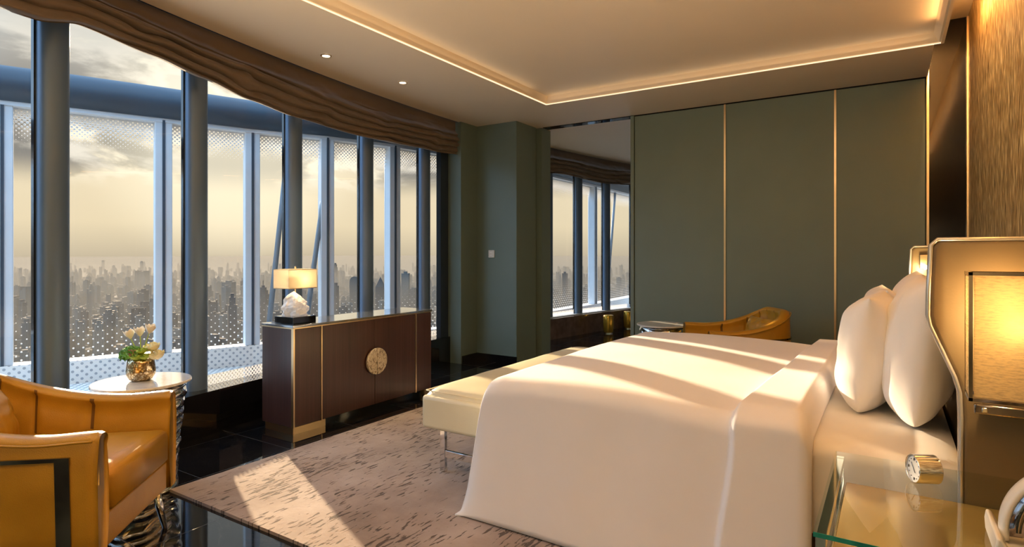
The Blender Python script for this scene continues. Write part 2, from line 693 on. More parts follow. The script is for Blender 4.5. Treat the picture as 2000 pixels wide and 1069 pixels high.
def emit(name, col, strength):
    m, g, out = newmat(name)
    e = g.n.new('ShaderNodeEmission')
    g.put(e, 0, col)
    e.inputs[1].default_value = strength
    g.l.new(e.outputs[0], out.inputs[0])
    return m


M['led'] = emit('led_strip', (1.0, 0.70, 0.44), 1.35)
M['downled'] = emit('downlight_led', (1.0, 0.85, 0.62), 9.0)
M['bulb'] = emit('bulb', (1.0, 0.62, 0.25), 40.0)


def shade(name, col, weave, transl=0.6, dk=0.45):
    m, g, out = newmat(name)
    c = g.coord()
    wv = g.noise(g.mapping(c, weave), 1.0, 3, 0.6)
    cc = g.ramp(wv, [(0.35, tuple(x * dk for x in col)), (0.55, col)])
    df = g.n.new('ShaderNodeBsdfDiffuse')
    g.put(df, 0, cc)
    tl = g.n.new('ShaderNodeBsdfTranslucent')
    g.put(tl, 0, cc)
    mx = g.n.new('ShaderNodeMixShader')
    mx.inputs[0].default_value = transl
    g.l.new(df.outputs[0], mx.inputs[1])
    g.l.new(tl.outputs[0], mx.inputs[2])
    g.l.new(mx.outputs[0], out.inputs[0])
    return m


M['shade'] = shade('linen_shade', (0.80, 0.75, 0.64), (500, 500, 500), 0.55, 0.88)
M['weave'] = shade('woven_shade', (0.95, 0.84, 0.60), (45, 45, 230), 0.75, 0.68)


def crystal():
    m, g, out = newmat('rock_crystal')
    b = bsdf(g, Base_Color=(0.95, 0.93, 0.92), Roughness=0.12, IOR=1.45, Transmission_Weight=0.35)
    g.put(b, 'Emission Color', (1.0, 0.93, 0.88))
    b.inputs['Emission Strength'].default_value = 0.06      # faint glow put into the crystal's own material
    g.put(b, 'Normal', g.bump(g.noise(g.coord(), 30, 4), 0.5, 0.02))
    g.l.new(b.outputs[0], out.inputs[0])
    return m


M['crystal'] = crystal()


def mercury():
    m, g, out = newmat('hobnail_mercury_glass')
    c = g.coord()
    x = g.n.new('ShaderNodeTexVoronoi')
    g.put(x, 'Vector', c)
    x.inputs['Scale'].default_value = 95
    col = g.ramp(x.outputs[0], [(0.1, (0.95, 0.86, 0.62)), (0.6, (0.30, 0.20, 0.10))])
    b = bsdf(g, Base_Color=col, Roughness=0.12, Metallic=0.85)
    g.put(b, 'Normal', g.bump(x.outputs[0], -0.9, 0.01))
    g.l.new(b.outputs[0], out.inputs[0])
    return m


M['mercury'] = mercury()


def relief():
    m, g, out = newmat('cast_leaf_relief')
    c = g.coord()
    n = g.noise(g.mapping(c, (1, 1, 1)), 26, 5, 0.6, 2.5)
    col = g.ramp(n, [(0.36, (0.26, 0.18, 0.10)), (0.47, (0.80, 0.68, 0.48)), (0.62, (0.97, 0.90, 0.74))])
    b = bsdf(g, Base_Color=col, Roughness=0.35, Metallic=0.6)
    g.put(b, 'Normal', g.bump(n, 0.9, 0.012))
    g.l.new(b.outputs[0], out.inputs[0])
    return m


M['relief'] = relief()


def tower_mat():
    m, g, out = newmat('tower_facade')
    c = g.coord()
    p = g.sep(c)
    info = g.n.new('ShaderNodeObjectInfo')
    fl = g.m('GREATER_THAN', g.m('FRACT', g.m('MULTIPLY', p[2], 1 / 4.2)), 0.55)
    cl_ = g.m('GREATER_THAN', g.m('FRACT', g.m('MULTIPLY', g.m('ADD', p[0], p[1]), 1 / 6.5)), 0.45)
    win = g.m('MULTIPLY', fl, cl_)
    base_ = g.ramp(info.outputs['Random'], [(0.0, (0.035, 0.040, 0.045)), (0.5, (0.07, 0.07, 0.07)), (1.0, (0.13, 0.125, 0.115))])
    col = g.mix(g.m('MULTIPLY', win, 0.6), base_, (0.02, 0.025, 0.03))
    b = bsdf(g, Base_Color=col, Roughness=0.8, Specular_IOR_Level=0.05)
    g.l.new(b.outputs[0], out.inputs[0])
    return m


M['tower'] = tower_mat()
M['ground'] = simple('city_ground', (0.06, 0.065, 0.06), 0.9, var=0.5, vscale=0.004)

# ------------------------------------------------------------------ the round facade: everything is offset from one circle
CX0, CY0, R0 = 13.11, 5.65, 17.4


def cp(deg, off):
    a = math.radians(deg)
    r = R0 + off
    return (CX0 - r * math.cos(a), CY0 + r * math.sin(a))


def arc_band(a0, a1, o0, o1, z0, z1, n):
    """solid band between two offsets and heights following the circle"""
    rows = []
    for i in range(n + 1):
        a = a0 + (a1 - a0) * i / n
        p, q = cp(a, o0), cp(a, o1)
        rows.append([(*p, z0), (*q, z0), (*q, z1), (*p, z1)])
    mb = MB().grid(rows, close_u=True)
    mb.f.append((3, 2, 1, 0))
    k = n * 4
    mb.f.append((k, k + 1, k + 2, k + 3))
    return mb


SILL = 0.31
A0, A1 = -32.0, 21.0
# floor
fl = MB().box(-6, 2.4, -2.6, 12.2, -0.10, 0.0)
struct(obj('floor', fl, M['floor']))
# low wall and sill under the windows, one for this room, one beyond the opening
struct(obj('wall_window', arc_band(A0, 0.6, 0.12, 0.62, 0.0, SILL, 60), M['black']))
struct(obj('wall_beyond_window', arc_band(1.9, A1, 0.12, 0.62, 0.0, SILL, 40), M['darkstone']))
t1 = struct(obj('trim_1', arc_band(1.9, A1, 0.20, 0.50, SILL, SILL + 0.012, 40), M['post']))

# window bays
MUL = [-29.5, -26.4, -23.2, -20.1, -16.98, -13.85, -10.72, -7.62, -4.53, -1.47]
MUL2 = [1.9, 4.7, 7.3, 9.88, 12.45, 15.1, 18.0, 21.0]
ZT = 2.80


def mullion_mb(a):
    c = Vector((*cp(a, 0.0), 0))
    n = Vector((c.x - CX0, c.y - CY0, 0)).normalized()
    t = Vector((-n.y, n.x, 0))
    pts = []
    hw = 0.080
    for k in range(17):                                   # rounded nose towards the room
        q = PI * k / 16
        pts.append(c + n * (0.262 - 0.055 * math.sin(q)) + t * (hw * math.cos(q)))
    pts += [c + n * 0.31 - t * hw, c + n * 0.31 + t * hw]
    return MB().prism([(p.x, p.y) for p in pts], SILL, ZT)


def gasket_mb(a):
    c = Vector((*cp(a, 0.0), 0))
    n = Vector((c.x - CX0, c.y - CY0, 0)).normalized()
    t = Vector((-n.y, n.x, 0))
    mb = MB()
    for s_ in (-1, 1):
        u, v = s_ * 0.080, s_ * 0.090
        q = [c + n * 0.288 + t * u, c + n * 0.288 + t * v, c + n * 0.310 + t * v, c + n * 0.310 + t * u]
        mb.prism([(p.x, p.y) for p in q][::s_], SILL, ZT)
    return mb


wn = 0
for ml in (MUL, MUL2):
    for i, a in enumerate(ml):
        b_ = ml[i + 1] if i + 1 < len(ml) else (0.75 if ml is MUL else a + 2.6)
        wn += 1
        w_ = bpy.data.objects.new('window_%d' % wn, None)
        C.objects.link(w_)
        w_.location = (*cp(a, 0.25), SILL)
        w_['kind'] = 'structure'
        obj('mullion', mullion_mb(a), M['mullion'], w_, smooth=True, angle=30).data.set_sharp_from_angle(angle=math.radians(50))
        obj('gasket', gasket_mb(a), M['black'], w_)
        obj('window_pane', arc_band(a, b_, 0.298, 0.310, SILL, ZT, 3), M['pane'], w_)
        # printed dot band along the foot of the pane
        rows, uv = [], []
        arc = math.radians(b_ - a) * R0
        fb = arc_band(a + 0.24, b_ - 0.24, 0.290, 0.294, SILL, SILL + 0.075, 3)
        uvs = []
        for k in range(4):
            for (zz) in (0, 0, 0.085, 0.085):
                uvs.append((math.radians(a) * R0 + arc * k / 3, zz))
        obj('frit_band', fb, M['fritband'], w_, uv=uvs)

# ------------------------------------------------------------------ outer skin of the tower
OUT = [(-7.9, -3.2), (-7.35, -0.9), (-7.0, 0.6), (-6.62, 1.95), (-6.42, 2.40), (-6.15, 3.08), (-5.87, 3.87), (-5.49, 4.56), (-5.20, 5.33), (-5.0, 6.4), (-4.93, 7.8), (-4.95, 9.2), (-4.95, 10.6), (-5.15, 15.0)]
# facade bays start at the posts
BAYS = [0, 1, 2, 3, 5, 6, 7, 8, 9, 10, 12, 13]


def out_norm(i):
    p, q = Vector(OUT[max(i - 1, 0)]), Vector(OUT[min(i + 1, len(OUT) - 1)])
    t = (q - p).normalized()
    return Vector((-t.y, t.x))       # away from the room


def out_prof(prof, i0=0, i1=None, name=None):
    rows = []
    for i in range(i0, (i1 if i1 is not None else len(OUT) - 1) + 1):
        n = out_norm(i)
        rows.append([(OUT[i][0] + n.x * o, OUT[i][1] + n.y * o, z) for (o, z) in prof])
    mb = MB().grid(rows, close_u=True)
    k = len(prof)
    mb.f.append(tuple(range(k))[::-1])
    mb.f.append(tuple(range(len(mb.v) - k, len(mb.v))))
    return mb


beam_prof = [(-0.06 + 0.20 * math.cos(q) * (1 if math.cos(q) > 0 else 0.8), 2.79 + 0.16 * math.sin(q)) for q in [2 * PI * k / 20 for k in range(20)]]
bm_ = obj('ring_beam', out_prof(beam_prof), M['beam'], smooth=True)
struct(bm_)
tr = obj('trim_2', out_prof([(-0.10, 2.60), (0.06, 2.60), (0.06, 2.66), (-0.10, 2.66)]), M['post'])
struct(tr)
wk = [0.0]
for i in range(1, len(OUT)):
    wk.append(wk[-1] + (Vector(OUT[i]) - Vector(OUT[i - 1])).length)
kb = out_prof([(-0.10, 0.10), (0.10, 0.10), (0.10, 0.31), (-0.10, 0.31)])
kuv = []
for i in range(len(OUT)):
    kuv += [(wk[i], 0.1), (wk[i], -0.1), (wk[i], 0.53), (wk[i], 0.31)]
struct(obj('trim_3', kb, M['kerb'], uv=kuv))
# walkway between the two skins
rows, wuv = [], []
for i, p in enumerate(OUT):
    n = out_norm(i)
    ang = math.degrees(math.atan2(p[1] - CY0, CX0 - p[0]))
    q = cp(ang, 0.50)
    rows.append([(q[0], q[1], 0.06), (p[0] + n.x * 0.1, p[1] + n.y * 0.1, 0.06), (p[0] + n.x * 0.1, p[1] + n.y * 0.1, 0.10), (q[0], q[1], 0.10)])
    for r_ in rows[-1]:
        wuv.append((r_[0], r_[1]))
wkm = MB().grid(rows, close_u=True)
wo_ = struct(obj('walkway', wkm, M['grating'], uv=wuv))
for bi in range(len(BAYS) - 1):
    i0, i1 = BAYS[bi], BAYS[bi + 1]
    rows, uv = [], []
    for i in range(i0, i1 + 1):
        n = out_norm(i)
        for_row = []
        for (o_, z) in ((0.0, 0.31), (0.012, 0.31), (0.012, 2.60), (0.0, 2.60)):
            for_row.append((OUT[i][0] + n.x * o_, OUT[i][1] + n.y * o_, z))
            uv.append((wk[i], z))
        rows.append(for_row)
    wn += 1
    struct(obj('window_%d' % wn, MB().grid(rows, close_u=True), M['frit'], uv=uv))
    n = out_norm(i0)
    p = Vector(OUT[i0])
    t = Vector((n.y, -n.x))
    q = [p + t * 0.075 - n * 0.09, p - t * 0.075 - n * 0.09, p - t * 0.075 + n * 0.05, p + t * 0.075 + n * 0.05]
    pst = thing('facade_post', 'pale blue steel post of the outer facade', 'post', (p.x, p.y, 0.31))
    del pst['label'], pst['category']
    pst['kind'] = 'structure'
    obj('post_body', MB().prism([(v.x, v.y) for v in q], 0.31, 2.62), M['post'], pst, bevel=0.008)
    q = [p + t * 0.012 - n * 0.10, p - t * 0.012 - n * 0.10, p - t * 0.012 - n * 0.085, p + t * 0.012 - n * 0.085]
    obj('post_joint', MB().prism([(v.x, v.y) for v in q], 0.31, 2.62), M['beam'], pst)
def strut(p0, p1, label):
    o = obj('diagonal_strut', MB().tube([p0, p1], 0.028, 14), M['strut'], smooth=True)
    o['kind'] = 'structure'
    return o
strut((-5.72, 3.96, 0.33), (-5.62, 4.17, 2.62), '')
strut((-5.55, 4.31, 0.33), (-5.42, 4.58, 2.62), '')
strut((-5.02, 11.50, 0.33), (-4.98, 11.90, 2.95), '')
# slab that carries the facade above (dark soffit seen only from below) and its brackets
struct(obj('wall_above_beam', arc_band(A0, A1, 0.05, 0.55, ZT, 3.4, 50), M['navy']))

# ------------------------------------------------------------------ ceiling
def ceil_edge(n=60, a0=A0, a1=A1):
    return [cp(a0 + (a1 - a0) * i / n, 0.0) for i in range(n + 1)]


TX0, TX1, TY0, TY1 = -3.03, 0.31, -1.9, 5.37
HT = 3.4
mb = MB()
ed = ceil_edge()
# strip between the curved window pocket and the tray, then the strips in front, behind and beside
for i in range(len(ed) - 1):
    (xa, ya), (xb, yb) = ed[i], ed[i + 1]
    mb.add([(xa, ya, CZ), (TX0, ya, CZ), (TX0, yb, CZ), (xb, yb, CZ), (xa, ya, HT), (TX0, ya, HT), (TX0, yb, HT), (xb, yb, HT)],
           [(0, 3, 2, 1), (0, 1, 5, 4), (1, 2, 6, 5), (3, 0, 4, 7), (2, 3, 7, 6)])
mb.box(TX0, 0.27, TY1, 12.2, CZ, HT)
mb.box(TX0, 0.33, -2.6, TY0, CZ, HT)
struct(obj('ceiling', mb, M['ceiling']))
tray = MB()
tray.box(TX0 - 0.02, TX1 + 0.005, TY0 - 0.02, TY1 + 0.02, TZ, TZ + 0.06)
struct(obj('ceiling_tray', tray, M['ceiling']))
# sloping cornice of the tray and the lip towards the light slot
cor = MB()
def cornice(x0, y0, x1, y1, inx, iny):
    a, b_ = 0.012, 0.045
    cor.add([(x0, y0, CZ + 0.010), (x1, y1, CZ + 0.010), (x1, y1, TZ), (x0, y0, TZ),
             (x0 + inx * a, y0 + iny * a, CZ + 0.012), (x1 + inx * a, y1 + iny * a, CZ + 0.012), (x1 + inx * b_, y1 + iny * b_, TZ), (x0 + inx * b_, y0 + iny * b_, TZ)],
            [(0, 1, 5, 4), (4, 5, 6, 7), (0, 4, 7, 3), (1, 2, 6, 5), (0, 3, 2, 1)])
cornice(TX0, TY0, TX0, TY1, 1, 0)
cornice(TX0, TY1, TX1, TY1, 0, -1)
cornice(TX1, TY0, TX1, TY1, -1, 0)
struct(obj('trim_4', cor, M['ceiling']))
struct(obj('trim_5', MB().box(TX1, TX1 + 0.02, TY0, TY1, CZ - 0.0, TZ + 0.06), M['ceiling']))
# slot ceiling above the headboard wall
struct(obj('ceiling_slot', MB().box(0.25, WX + 0.1, -2.6, 6.3, SLOTZ, SLOTZ + 0.06), M['ceiling']))
struct(obj('ceiling_slot_side', MB().box(0.25, 0.27, -2.6, 6.3, TZ + 0.06, SLOTZ), M['ceiling']))
# LED lines
led = thing('cove_light_strip', 'thin warm line of light around the ceiling tray', 'light strip', (TX0, TY1, CZ))
obj('led_run', MB().box(TX0 + 0.002, TX0 + 0.012, TY0, TY1 - 0.002, CZ + 0.002, CZ + 0.006), M['led'], led)
obj('led_run', MB().box(TX0 + 0.002, TX1, TY1 - 0.012, TY1 - 0.002, CZ + 0.002, CZ + 0.006), M['led'], led)

# ------------------------------------------------------------------ walls
struct(obj('wall_right', MB().box(WX, WX + 0.1, -2.6, 6.3, 0, SLOTZ), M['wallcover']))
struct(obj('wall_back', MB().box(-6.0, WX + 0.1, -2.7, -2.6, 0, 3.4), M['green']))
struct(obj('wall_beyond', MB().box(-3.55, 2.4, 12.2, 12.3, 0, 3.4), M['plaster']))
struct(obj('wall_beyond_right', MB().box(0.9, 1.0, 6.45, 12.2, 0, 3.4), M['plaster']))
struct(obj('wall_front_return', MB().box(0.27, 1.0, 6.30, 6.45, 0, 3.4), M['ebony']))
# grey green sliding panels on the end wall
XP = [-2.46, -1.44, -0.44, 0.262]
for k in range(3):
    r_ = thing('wall_panel', ['left grey-green wall panel, next to the opening, above the small marble table',
                              'middle grey-green wall panel, above the far yellow armchair',
                              'right grey-green wall panel, narrowest, next to the dark glossy strip'][k], 'wall panel', ((XP[k] + XP[k + 1]) / 2, 6.32, 0), 0, 'grey-green end wall panels')
    obj('panel_board', MB().box(XP[k] + (0.045 if k == 0 else 0.008), XP[k + 1] - 0.008, 6.30, 6.36, 0.0, CZ - 0.012), M['green'], r_, bevel=0.003)
    if k == 0:
        obj('edge_frame', MB().box(XP[0], XP[0] + 0.04, 6.285, 6.40, 0.0, CZ - 0.006), M['green'], r_, bevel=0.003)
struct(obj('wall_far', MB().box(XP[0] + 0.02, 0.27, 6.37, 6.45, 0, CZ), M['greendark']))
struct(obj('trim_6', MB().box(XP[1] - 0.009, XP[1] + 0.009, 6.292, 6.365, 0.0, CZ - 0.012), M['brass']))
struct(obj('trim_7', MB().box(XP[2] - 0.009, XP[2] + 0.009, 6.292, 6.365, 0.0, CZ - 0.012), M['brass']))
struct(obj('trim_8', MB().box(XP[3], XP[3] + 0.018, 6.28, 6.30, 0.0, 3.13), M['brass']))
struct(obj('trim_9', MB().box(WX - 0.012, WX, 6.25, 6.30, 0.0, 3.30), M['brass']))
struct(obj('trim_10', MB().box(-3.60, XP[3], 6.30, 6.42, CZ - 0.008, CZ), M['ebony']))
# column group left of the opening
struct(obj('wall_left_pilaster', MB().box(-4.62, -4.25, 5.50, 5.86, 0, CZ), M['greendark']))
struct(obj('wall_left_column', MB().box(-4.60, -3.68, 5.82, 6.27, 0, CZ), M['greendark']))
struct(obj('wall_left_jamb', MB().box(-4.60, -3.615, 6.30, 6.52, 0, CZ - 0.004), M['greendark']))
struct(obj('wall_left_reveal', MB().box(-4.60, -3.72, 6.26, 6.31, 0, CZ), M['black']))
struct(obj('baseboard_left', MB().box(-4.262, -3.672, 5.80, 5.82, 0, 0.09).box(-4.25, -4.238, 5.52, 5.80, 0, 0.09), M['black']))
struct(obj('wall_end_of_window', MB().box(-4.505, -4.44, 5.36, 5.52, 0, HT).box(-4.62, -4.505, 5.52, 6.5, 0, HT), M['navy']))
sw = thing('light_switch', 'small white switch plate on the grey-green column', 'switch', (-4.03, 5.815, 1.25))
obj('switch_plate', MB().box(-4.072, -3.988, 5.808, 5.82, 1.248, 1.338), M['whiteplastic'], sw, bevel=0.003)
obj('button', MB().box(-4.050, -4.012, 5.803, 5.809, 1.300, 1.318), M['dial'], sw)
obj('button', MB().box(-4.050, -4.012, 5.803, 5.809, 1.268, 1.286), M['dial'], sw)

# ------------------------------------------------------------------ roman blinds
ZB = [(-36, 2.50), (-18, 2.50), (-14.7, 2.515), (-13.85, 2.57), (-12.4, 2.54), (-11.2, 2.50), (-9.8, 2.45), (-8.3, 2.42), (-6.0, 2.405), (-4.5, 2.415), (-2.0, 2.44), (0.3, 2.475)]


PINCH = [-5.6, -4.72, -3.86, -3.04, -2.2, -1.38, -0.55, 1.1, 1.95, 2.8, 3.7, 4.6]


def blind(a0, a1, zb, n, name, label, seed):
    rows, uv = [], []
    m_ = 96
    for i in range(n + 1):
        a = a0 + (a1 - a0) * i / n
        s_ = math.radians(a) * R0
        z0 = zb(a)
        row = []
        for j in range(m_ + 1):
            t = j / m_                      # 0 top .. 1 bottom
            z = 2.86 - (2.86 - z0) * t
            # folds gather over the lower two thirds
            ph = 0.35 + t * 6.0 + 0.75 * noise.noise(Vector((s_ * 0.7, t * 1.3, seed))) + 0.14 * noise.noise(Vector((s_ * 2.4, t * 1.2, seed + 4)))
            pk = sum(math.exp(-((s_ - c_) / 0.10) ** 2) for c_ in PINCH)
            ph += 0.30 * pk * math.sin(t * 9 + s_ * 5)
            amp = 0.070 * sm((t - 0.26) / 0.16) * (0.75 + 0.7 * noise.noise(Vector((s_ * 1.3, t * 3, seed + 30))))
            fr = ph % 1.0
            saw = math.sin(PI * fr ** 1.3) ** 0.6 if 0 < fr < 1 else 0.0
            o = -0.006 - amp * saw - 0.018 * sm((t - 0.1) / 0.6)
            rdg = 1 - abs(noise.noise(Vector((s_ * 2.4 + t * 2.2, t * 3.0 - s_ * 0.5, seed + 50)))) * 4.5
            o += 0.005 * max(0.0, rdg) ** 2 * sm((t - 0.12) / 0.2)
            o += (0.002 + 0.012 * pk) * noise.noise(Vector((s_ * 7 + 3 * t, t * 11 - s_ * 2, seed + 70))) * sm((t - 0.1) / 0.25)
            o += 0.012 * noise.noise(Vector((s_ * 1.8, t * 4, seed + 9))) * sm(t / 0.3)
            o += 0.005 * noise.noise(Vector((s_ * 6, t * 9, seed + 2))) * sm(t / 0.3)
            zz = z - (0.014 * saw * sm((t - 0.2) / 0.2) * min(1.0, (1 - t) * 8)) + 0.006 * noise.noise(Vector((s_ * 3, t * 3, seed + 20))) * t
            p = cp(a, 0.05 + o)
            row.append((p[0], p[1], zz))
            uv.append((s_, z))
        p = cp(a, 0.055)
        row.append((p[0], p[1], z0 + 0.012))
        uv.append((s_, z0))
        p = cp(a, 0.055)
        row.append((p[0], p[1], 2.86))
        uv.append((s_, 2.86))
        rows.append(row)
    o = obj(name, MB().grid(rows, close_u=True), M['blind'], smooth=True, uv=uv)
    return tag(o, label, 'blind')


blind(-31, 0.35, lambda a: interp(a, ZB), 520, 'roman_blind', 'long brown roman blind gathered above the main windows', 1.0)
blind(2.0, 20.5, lambda a: 2.47 + 0.02 * math.sin(a), 260, 'roman_blind', 'brown roman blind seen beyond the opening', 5.0)

# ------------------------------------------------------------------ rug
def rug():
    x0, x1, y0, y1 = -3.30, -0.30, 1.69, 5.0
    n, m_ = 60, 50
    mb = MB()
    rows = []
    for i in range(n + 1):
        x = x0 + (x1 - x0) * i / n
        rows.append([(x, y0 + (y1 - y0) * j / m_, 0.0155 + 0.0014 * noise.noise(Vector((x * 3, j * 0.3, 0)))) for j in range(m_ + 1)])
    mb.grid(rows)
    def wall(pts):
        mb.grid([[(p[0], p[1], 0.0) for p in pts], [(p[0], p[1], p[2]) for p in pts]])
    wall([r[0] for r in rows][::-1])
    wall([r[-1] for r in rows])
    wall(rows[0])
    wall(rows[-1][::-1])
    return tag(obj('area_rug', mb, M['rug']), 'mauve-brown rug with dark carved dashes under bed and bench', 'rug')


rug()

# ------------------------------------------------------------------ sideboard
SX, SX1 = -3.58, -3.94
SY0, SY1 = 2.687, 4.19
sb = thing('sideboard', 'dark plum sideboard with round relief medallion before the windows', 'sideboard', ((SX + SX1) / 2, (SY0 + SY1) / 2, 0))
obj('carcass', MB().box(SX1, SX - 0.02, SY0, SY1, 0.052, 0.765), M['wood'], sb, bevel=0.002)
obj('tabletop', MB().box(SX1 - 0.005, SX + 0.005, SY0 - 0.005, SY1 + 0.005, 0.766, 0.782), M['topglass'], sb, bevel=0.002)
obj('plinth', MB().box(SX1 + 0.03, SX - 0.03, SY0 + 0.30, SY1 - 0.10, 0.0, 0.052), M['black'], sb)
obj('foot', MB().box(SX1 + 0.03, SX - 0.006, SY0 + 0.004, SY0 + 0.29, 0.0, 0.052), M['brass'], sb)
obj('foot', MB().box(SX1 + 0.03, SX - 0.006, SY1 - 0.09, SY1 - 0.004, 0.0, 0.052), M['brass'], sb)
ys = [SY0, 2.936, 3.477, 3.976, SY1]
obj('front_panel', MB().box(SX - 0.02, SX, ys[0] + 0.012, ys[1] - 0.006, 0.056, 0.755), M['wood'], sb, bevel=0.002)
obj('front_panel', MB().box(SX - 0.02, SX, ys[3] + 0.008, ys[4] - 0.006, 0.056, 0.755), M['wood'], sb, bevel=0.002)
d1 = obj('door', MB().box(SX - 0.02, SX, ys[1] + 0.006, ys[2] - 0.0015, 0.056, 0.755), M['wood'], sb, bevel=0.002)
d2 = obj('door', MB().box(SX - 0.02, SX, ys[2] + 0.0015, ys[3] - 0.008, 0.056, 0.755), M['wood'], sb, bevel=0.002)
for y, wd in ((ys[0] + 0.005, 0.006), (ys[1], 0.005), (ys[3], 0.007)):
    obj('brass_strip', MB().box(SX - 0.02, SX + 0.004, y - wd, y + wd, 0.052, 0.765), M['brass'], sb)
obj('brass_edging', MB().box(SX - 0.01, SX + 0.003, SY0, SY1, 0.757, 0.765), M['brass'], sb)
obj('brass_edging', MB().box(SX1, SX, SY0 - 0.002, SY0, 0.757, 0.765), M['brass'], sb)


def half_disc(side, cy, cz, r, x0, x1):
    pts = []
    n = 28
    for k in range(n + 1):
        q = -PI / 2 + PI * k / n
        pts.append((cy + side * (0.003 + r * math.cos(q)), cz + r * math.sin(q)))
    if side < 0:
        pts = pts[::-1]
    return MB().prism(pts, x0, x1, 'x')


MZ = 0.413
obj('handle', half_disc(-1, ys[2], MZ, 0.108, SX + 0.012, SX + 0.032), M['relief'], d1, bevel=0.004)
obj('handle', half_disc(1, ys[2], MZ, 0.108, SX + 0.012, SX + 0.032), M['relief'], d2, bevel=0.004)
obj('handle_mount', MB().box(SX, SX + 0.014, ys[2] - 0.05, ys[2] - 0.01, MZ - 0.05, MZ + 0.05), M['darkchrome'], d1)
obj('handle_mount', MB().box(SX, SX + 0.014, ys[2] + 0.01, ys[2] + 0.05, MZ - 0.05, MZ + 0.05), M['darkchrome'], d2)

# ------------------------------------------------------------------ crystal lamp on the sideboard
LX, LY, LZ = -3.745, 2.83, 0.782
tl = thing('table_lamp', 'crystal rock table lamp with rectangular shade on dark sideboard', 'lamp', (LX, LY, LZ))
obj('base', MB().box(LX - 0.11, LX + 0.11, LY - 0.10, LY + 0.10, LZ, LZ + 0.052), M['black'], tl, bevel=0.003)


def rock(cx, cy, z, s, ht):
    rows = []
    for i in range(22):
        t = i / 21
        r = s * (0.92 + 0.15 * math.sin(t * 2.4)) * (1 - t ** 2.6) ** 0.55
        row = []
        for k in range(32):
            a = 2 * PI * k / 32
            v = Vector((math.cos(a), math.sin(a), t * 2))
            rr = r * (1 + 0.32 * noise.noise(v * 1.7 + Vector((3, 1, 4))) + 0.15 * noise.noise(v * 4.5))
            row.append((cx + rr * math.cos(a) * 1.0, cy + rr * math.sin(a) * 1.0 - 0.012 * t, z + ht * t * (1 + 0.12 * math.sin(a + 2.4) * t)))
        rows.append(row)
    mb = MB().grid(rows, close_u=True)
    mb.f.append(tuple(range(32))[::-1])
    mb.f.append(tuple(range(21 * 32, 22 * 32)))
    return mb


obj('crystal_rock', rock(LX, LY, LZ + 0.052, 0.090, 0.165), M['crystal'], tl)
obj('stem', MB().tube([(LX, LY, LZ + 0.18), (LX, LY, LZ + 0.405)], 0.0045), M['brass'], tl, smooth=True)
sx0, sx1, sy0, sy1, sz0, sz1 = LX - 0.085, LX + 0.090, LY - 0.125, LY + 0.125, 1.040, 1.182
sh = MB()
outl = [(sx0, sy0), (sx1, sy0), (sx1, sy1), (sx0, sy1)]
inl = [(sx0 + .003, sy0 + .003), (sx1 - .003, sy0 + .003), (sx1 - .003, sy1 - .003), (sx0 + .003, sy1 - .003)]
sh.grid([[(*p, sz0) for p in outl], [(*p, sz1) for p in outl], [(*p, sz1) for p in inl], [(*p, sz0) for p in inl]], close_u=True, close_v=True)
shd = obj('lamp_shade', sh, M['shade'], tl)
rim = MB()
for z in (sz0, sz1 - 0.004):
    rim = MB()
    rim.grid([[(*p, z) for p in [(sx0 - .001, sy0 - .001), (sx1 + .001, sy0 - .001), (sx1 + .001, sy1 + .001), (sx0 - .001, sy1 + .001)]],
              [(*p, z + 0.004) for p in [(sx0 - .001, sy0 - .001), (sx1 + .001, sy0 - .001), (sx1 + .001, sy1 + .001), (sx0 - .001, sy1 + .001)]]], close_u=True)
    obj('shade_trim', rim, M['brass'], shd)
obj('finial', MB().lathe([(0.003, 1.185), (0.007, 1.190), (0.007, 1.197), (0.003, 1.203)], LX, LY, 12), M['brass'], tl, smooth=True)
obj('harp', MB().box(sx0 + 0.003, sx1 - 0.003, LY - 0.002, LY + 0.002, 1.180, 1.183), M['brass'], tl)
obj('light_bulb', MB().lathe([(0.004, 1.075), (0.016, 1.09), (0.021, 1.11), (0.014, 1.13), (0.003, 1.137)], LX, LY, 16), M['bulb'], tl, smooth=True)


def point(name, loc, power, col, r=0.02):
    l_ = bpy.data.lights.new(name, 'POINT')
    l_.energy = power
    l_.color = col
    l_.shadow_soft_size = r
    o = bpy.data.objects.new(name, l_)
    C.objects.link(o)
    o.location = loc
    return o


point('table_lamp_light', (LX + 0.045, LY + 0.02, 1.11), 1.7, (1.0, 0.70, 0.36), 0.03)

# ------------------------------------------------------------------ side tables
def hammered_table(cx, cy, hgt, r, name, label, seed):
    t_ = thing(name, label, 'side table', (cx, cy, 0), 0, 'hammered chrome side tables')
    prof = []
    n = 110
    for i in range(n + 1):
        z = (hgt - 0.03) * i / n
        base_r = r * (0.66 + 0.20 * (z / hgt) ** 1.5)
        prof.append((base_r, z))

    def wob(rr, z, a):
        ph = z / 0.052 + 0.55 * math.sin(a * 2 + seed) + 0.9 * noise.noise(Vector((math.cos(a) * 1.3, math.sin(a) * 1.3, z * 6 + seed)))
        sw_ = abs(math.sin(ph * PI))
        k = 1 + 0.085 * (sw_ ** 0.7) + 0.05 * noise.noise(Vector((math.cos(a) * 2, math.sin(a) * 2, z * 14 + seed)))
        return rr * k, z
    obj('hammered_column', MB().lathe(prof, cx, cy, 72, True, wob), M['chrome'], t_, smooth=True)
    obj('neck', MB().lathe([(r * 0.72, hgt - 0.035), (r * 0.80, hgt - 0.020), (r * 0.93, hgt - 0.019), (r * 0.95, hgt - 0.016)], cx, cy, 64), M['darkchrome'], t_, smooth=True)
    obj('tabletop', MB().lathe([(r * 0.97, hgt - 0.016), (r, hgt - 0.012), (r, hgt - 0.004), (r * 0.985, hgt)], cx, cy, 96), M['marble'], t_, bevel=0.0)
    return t_


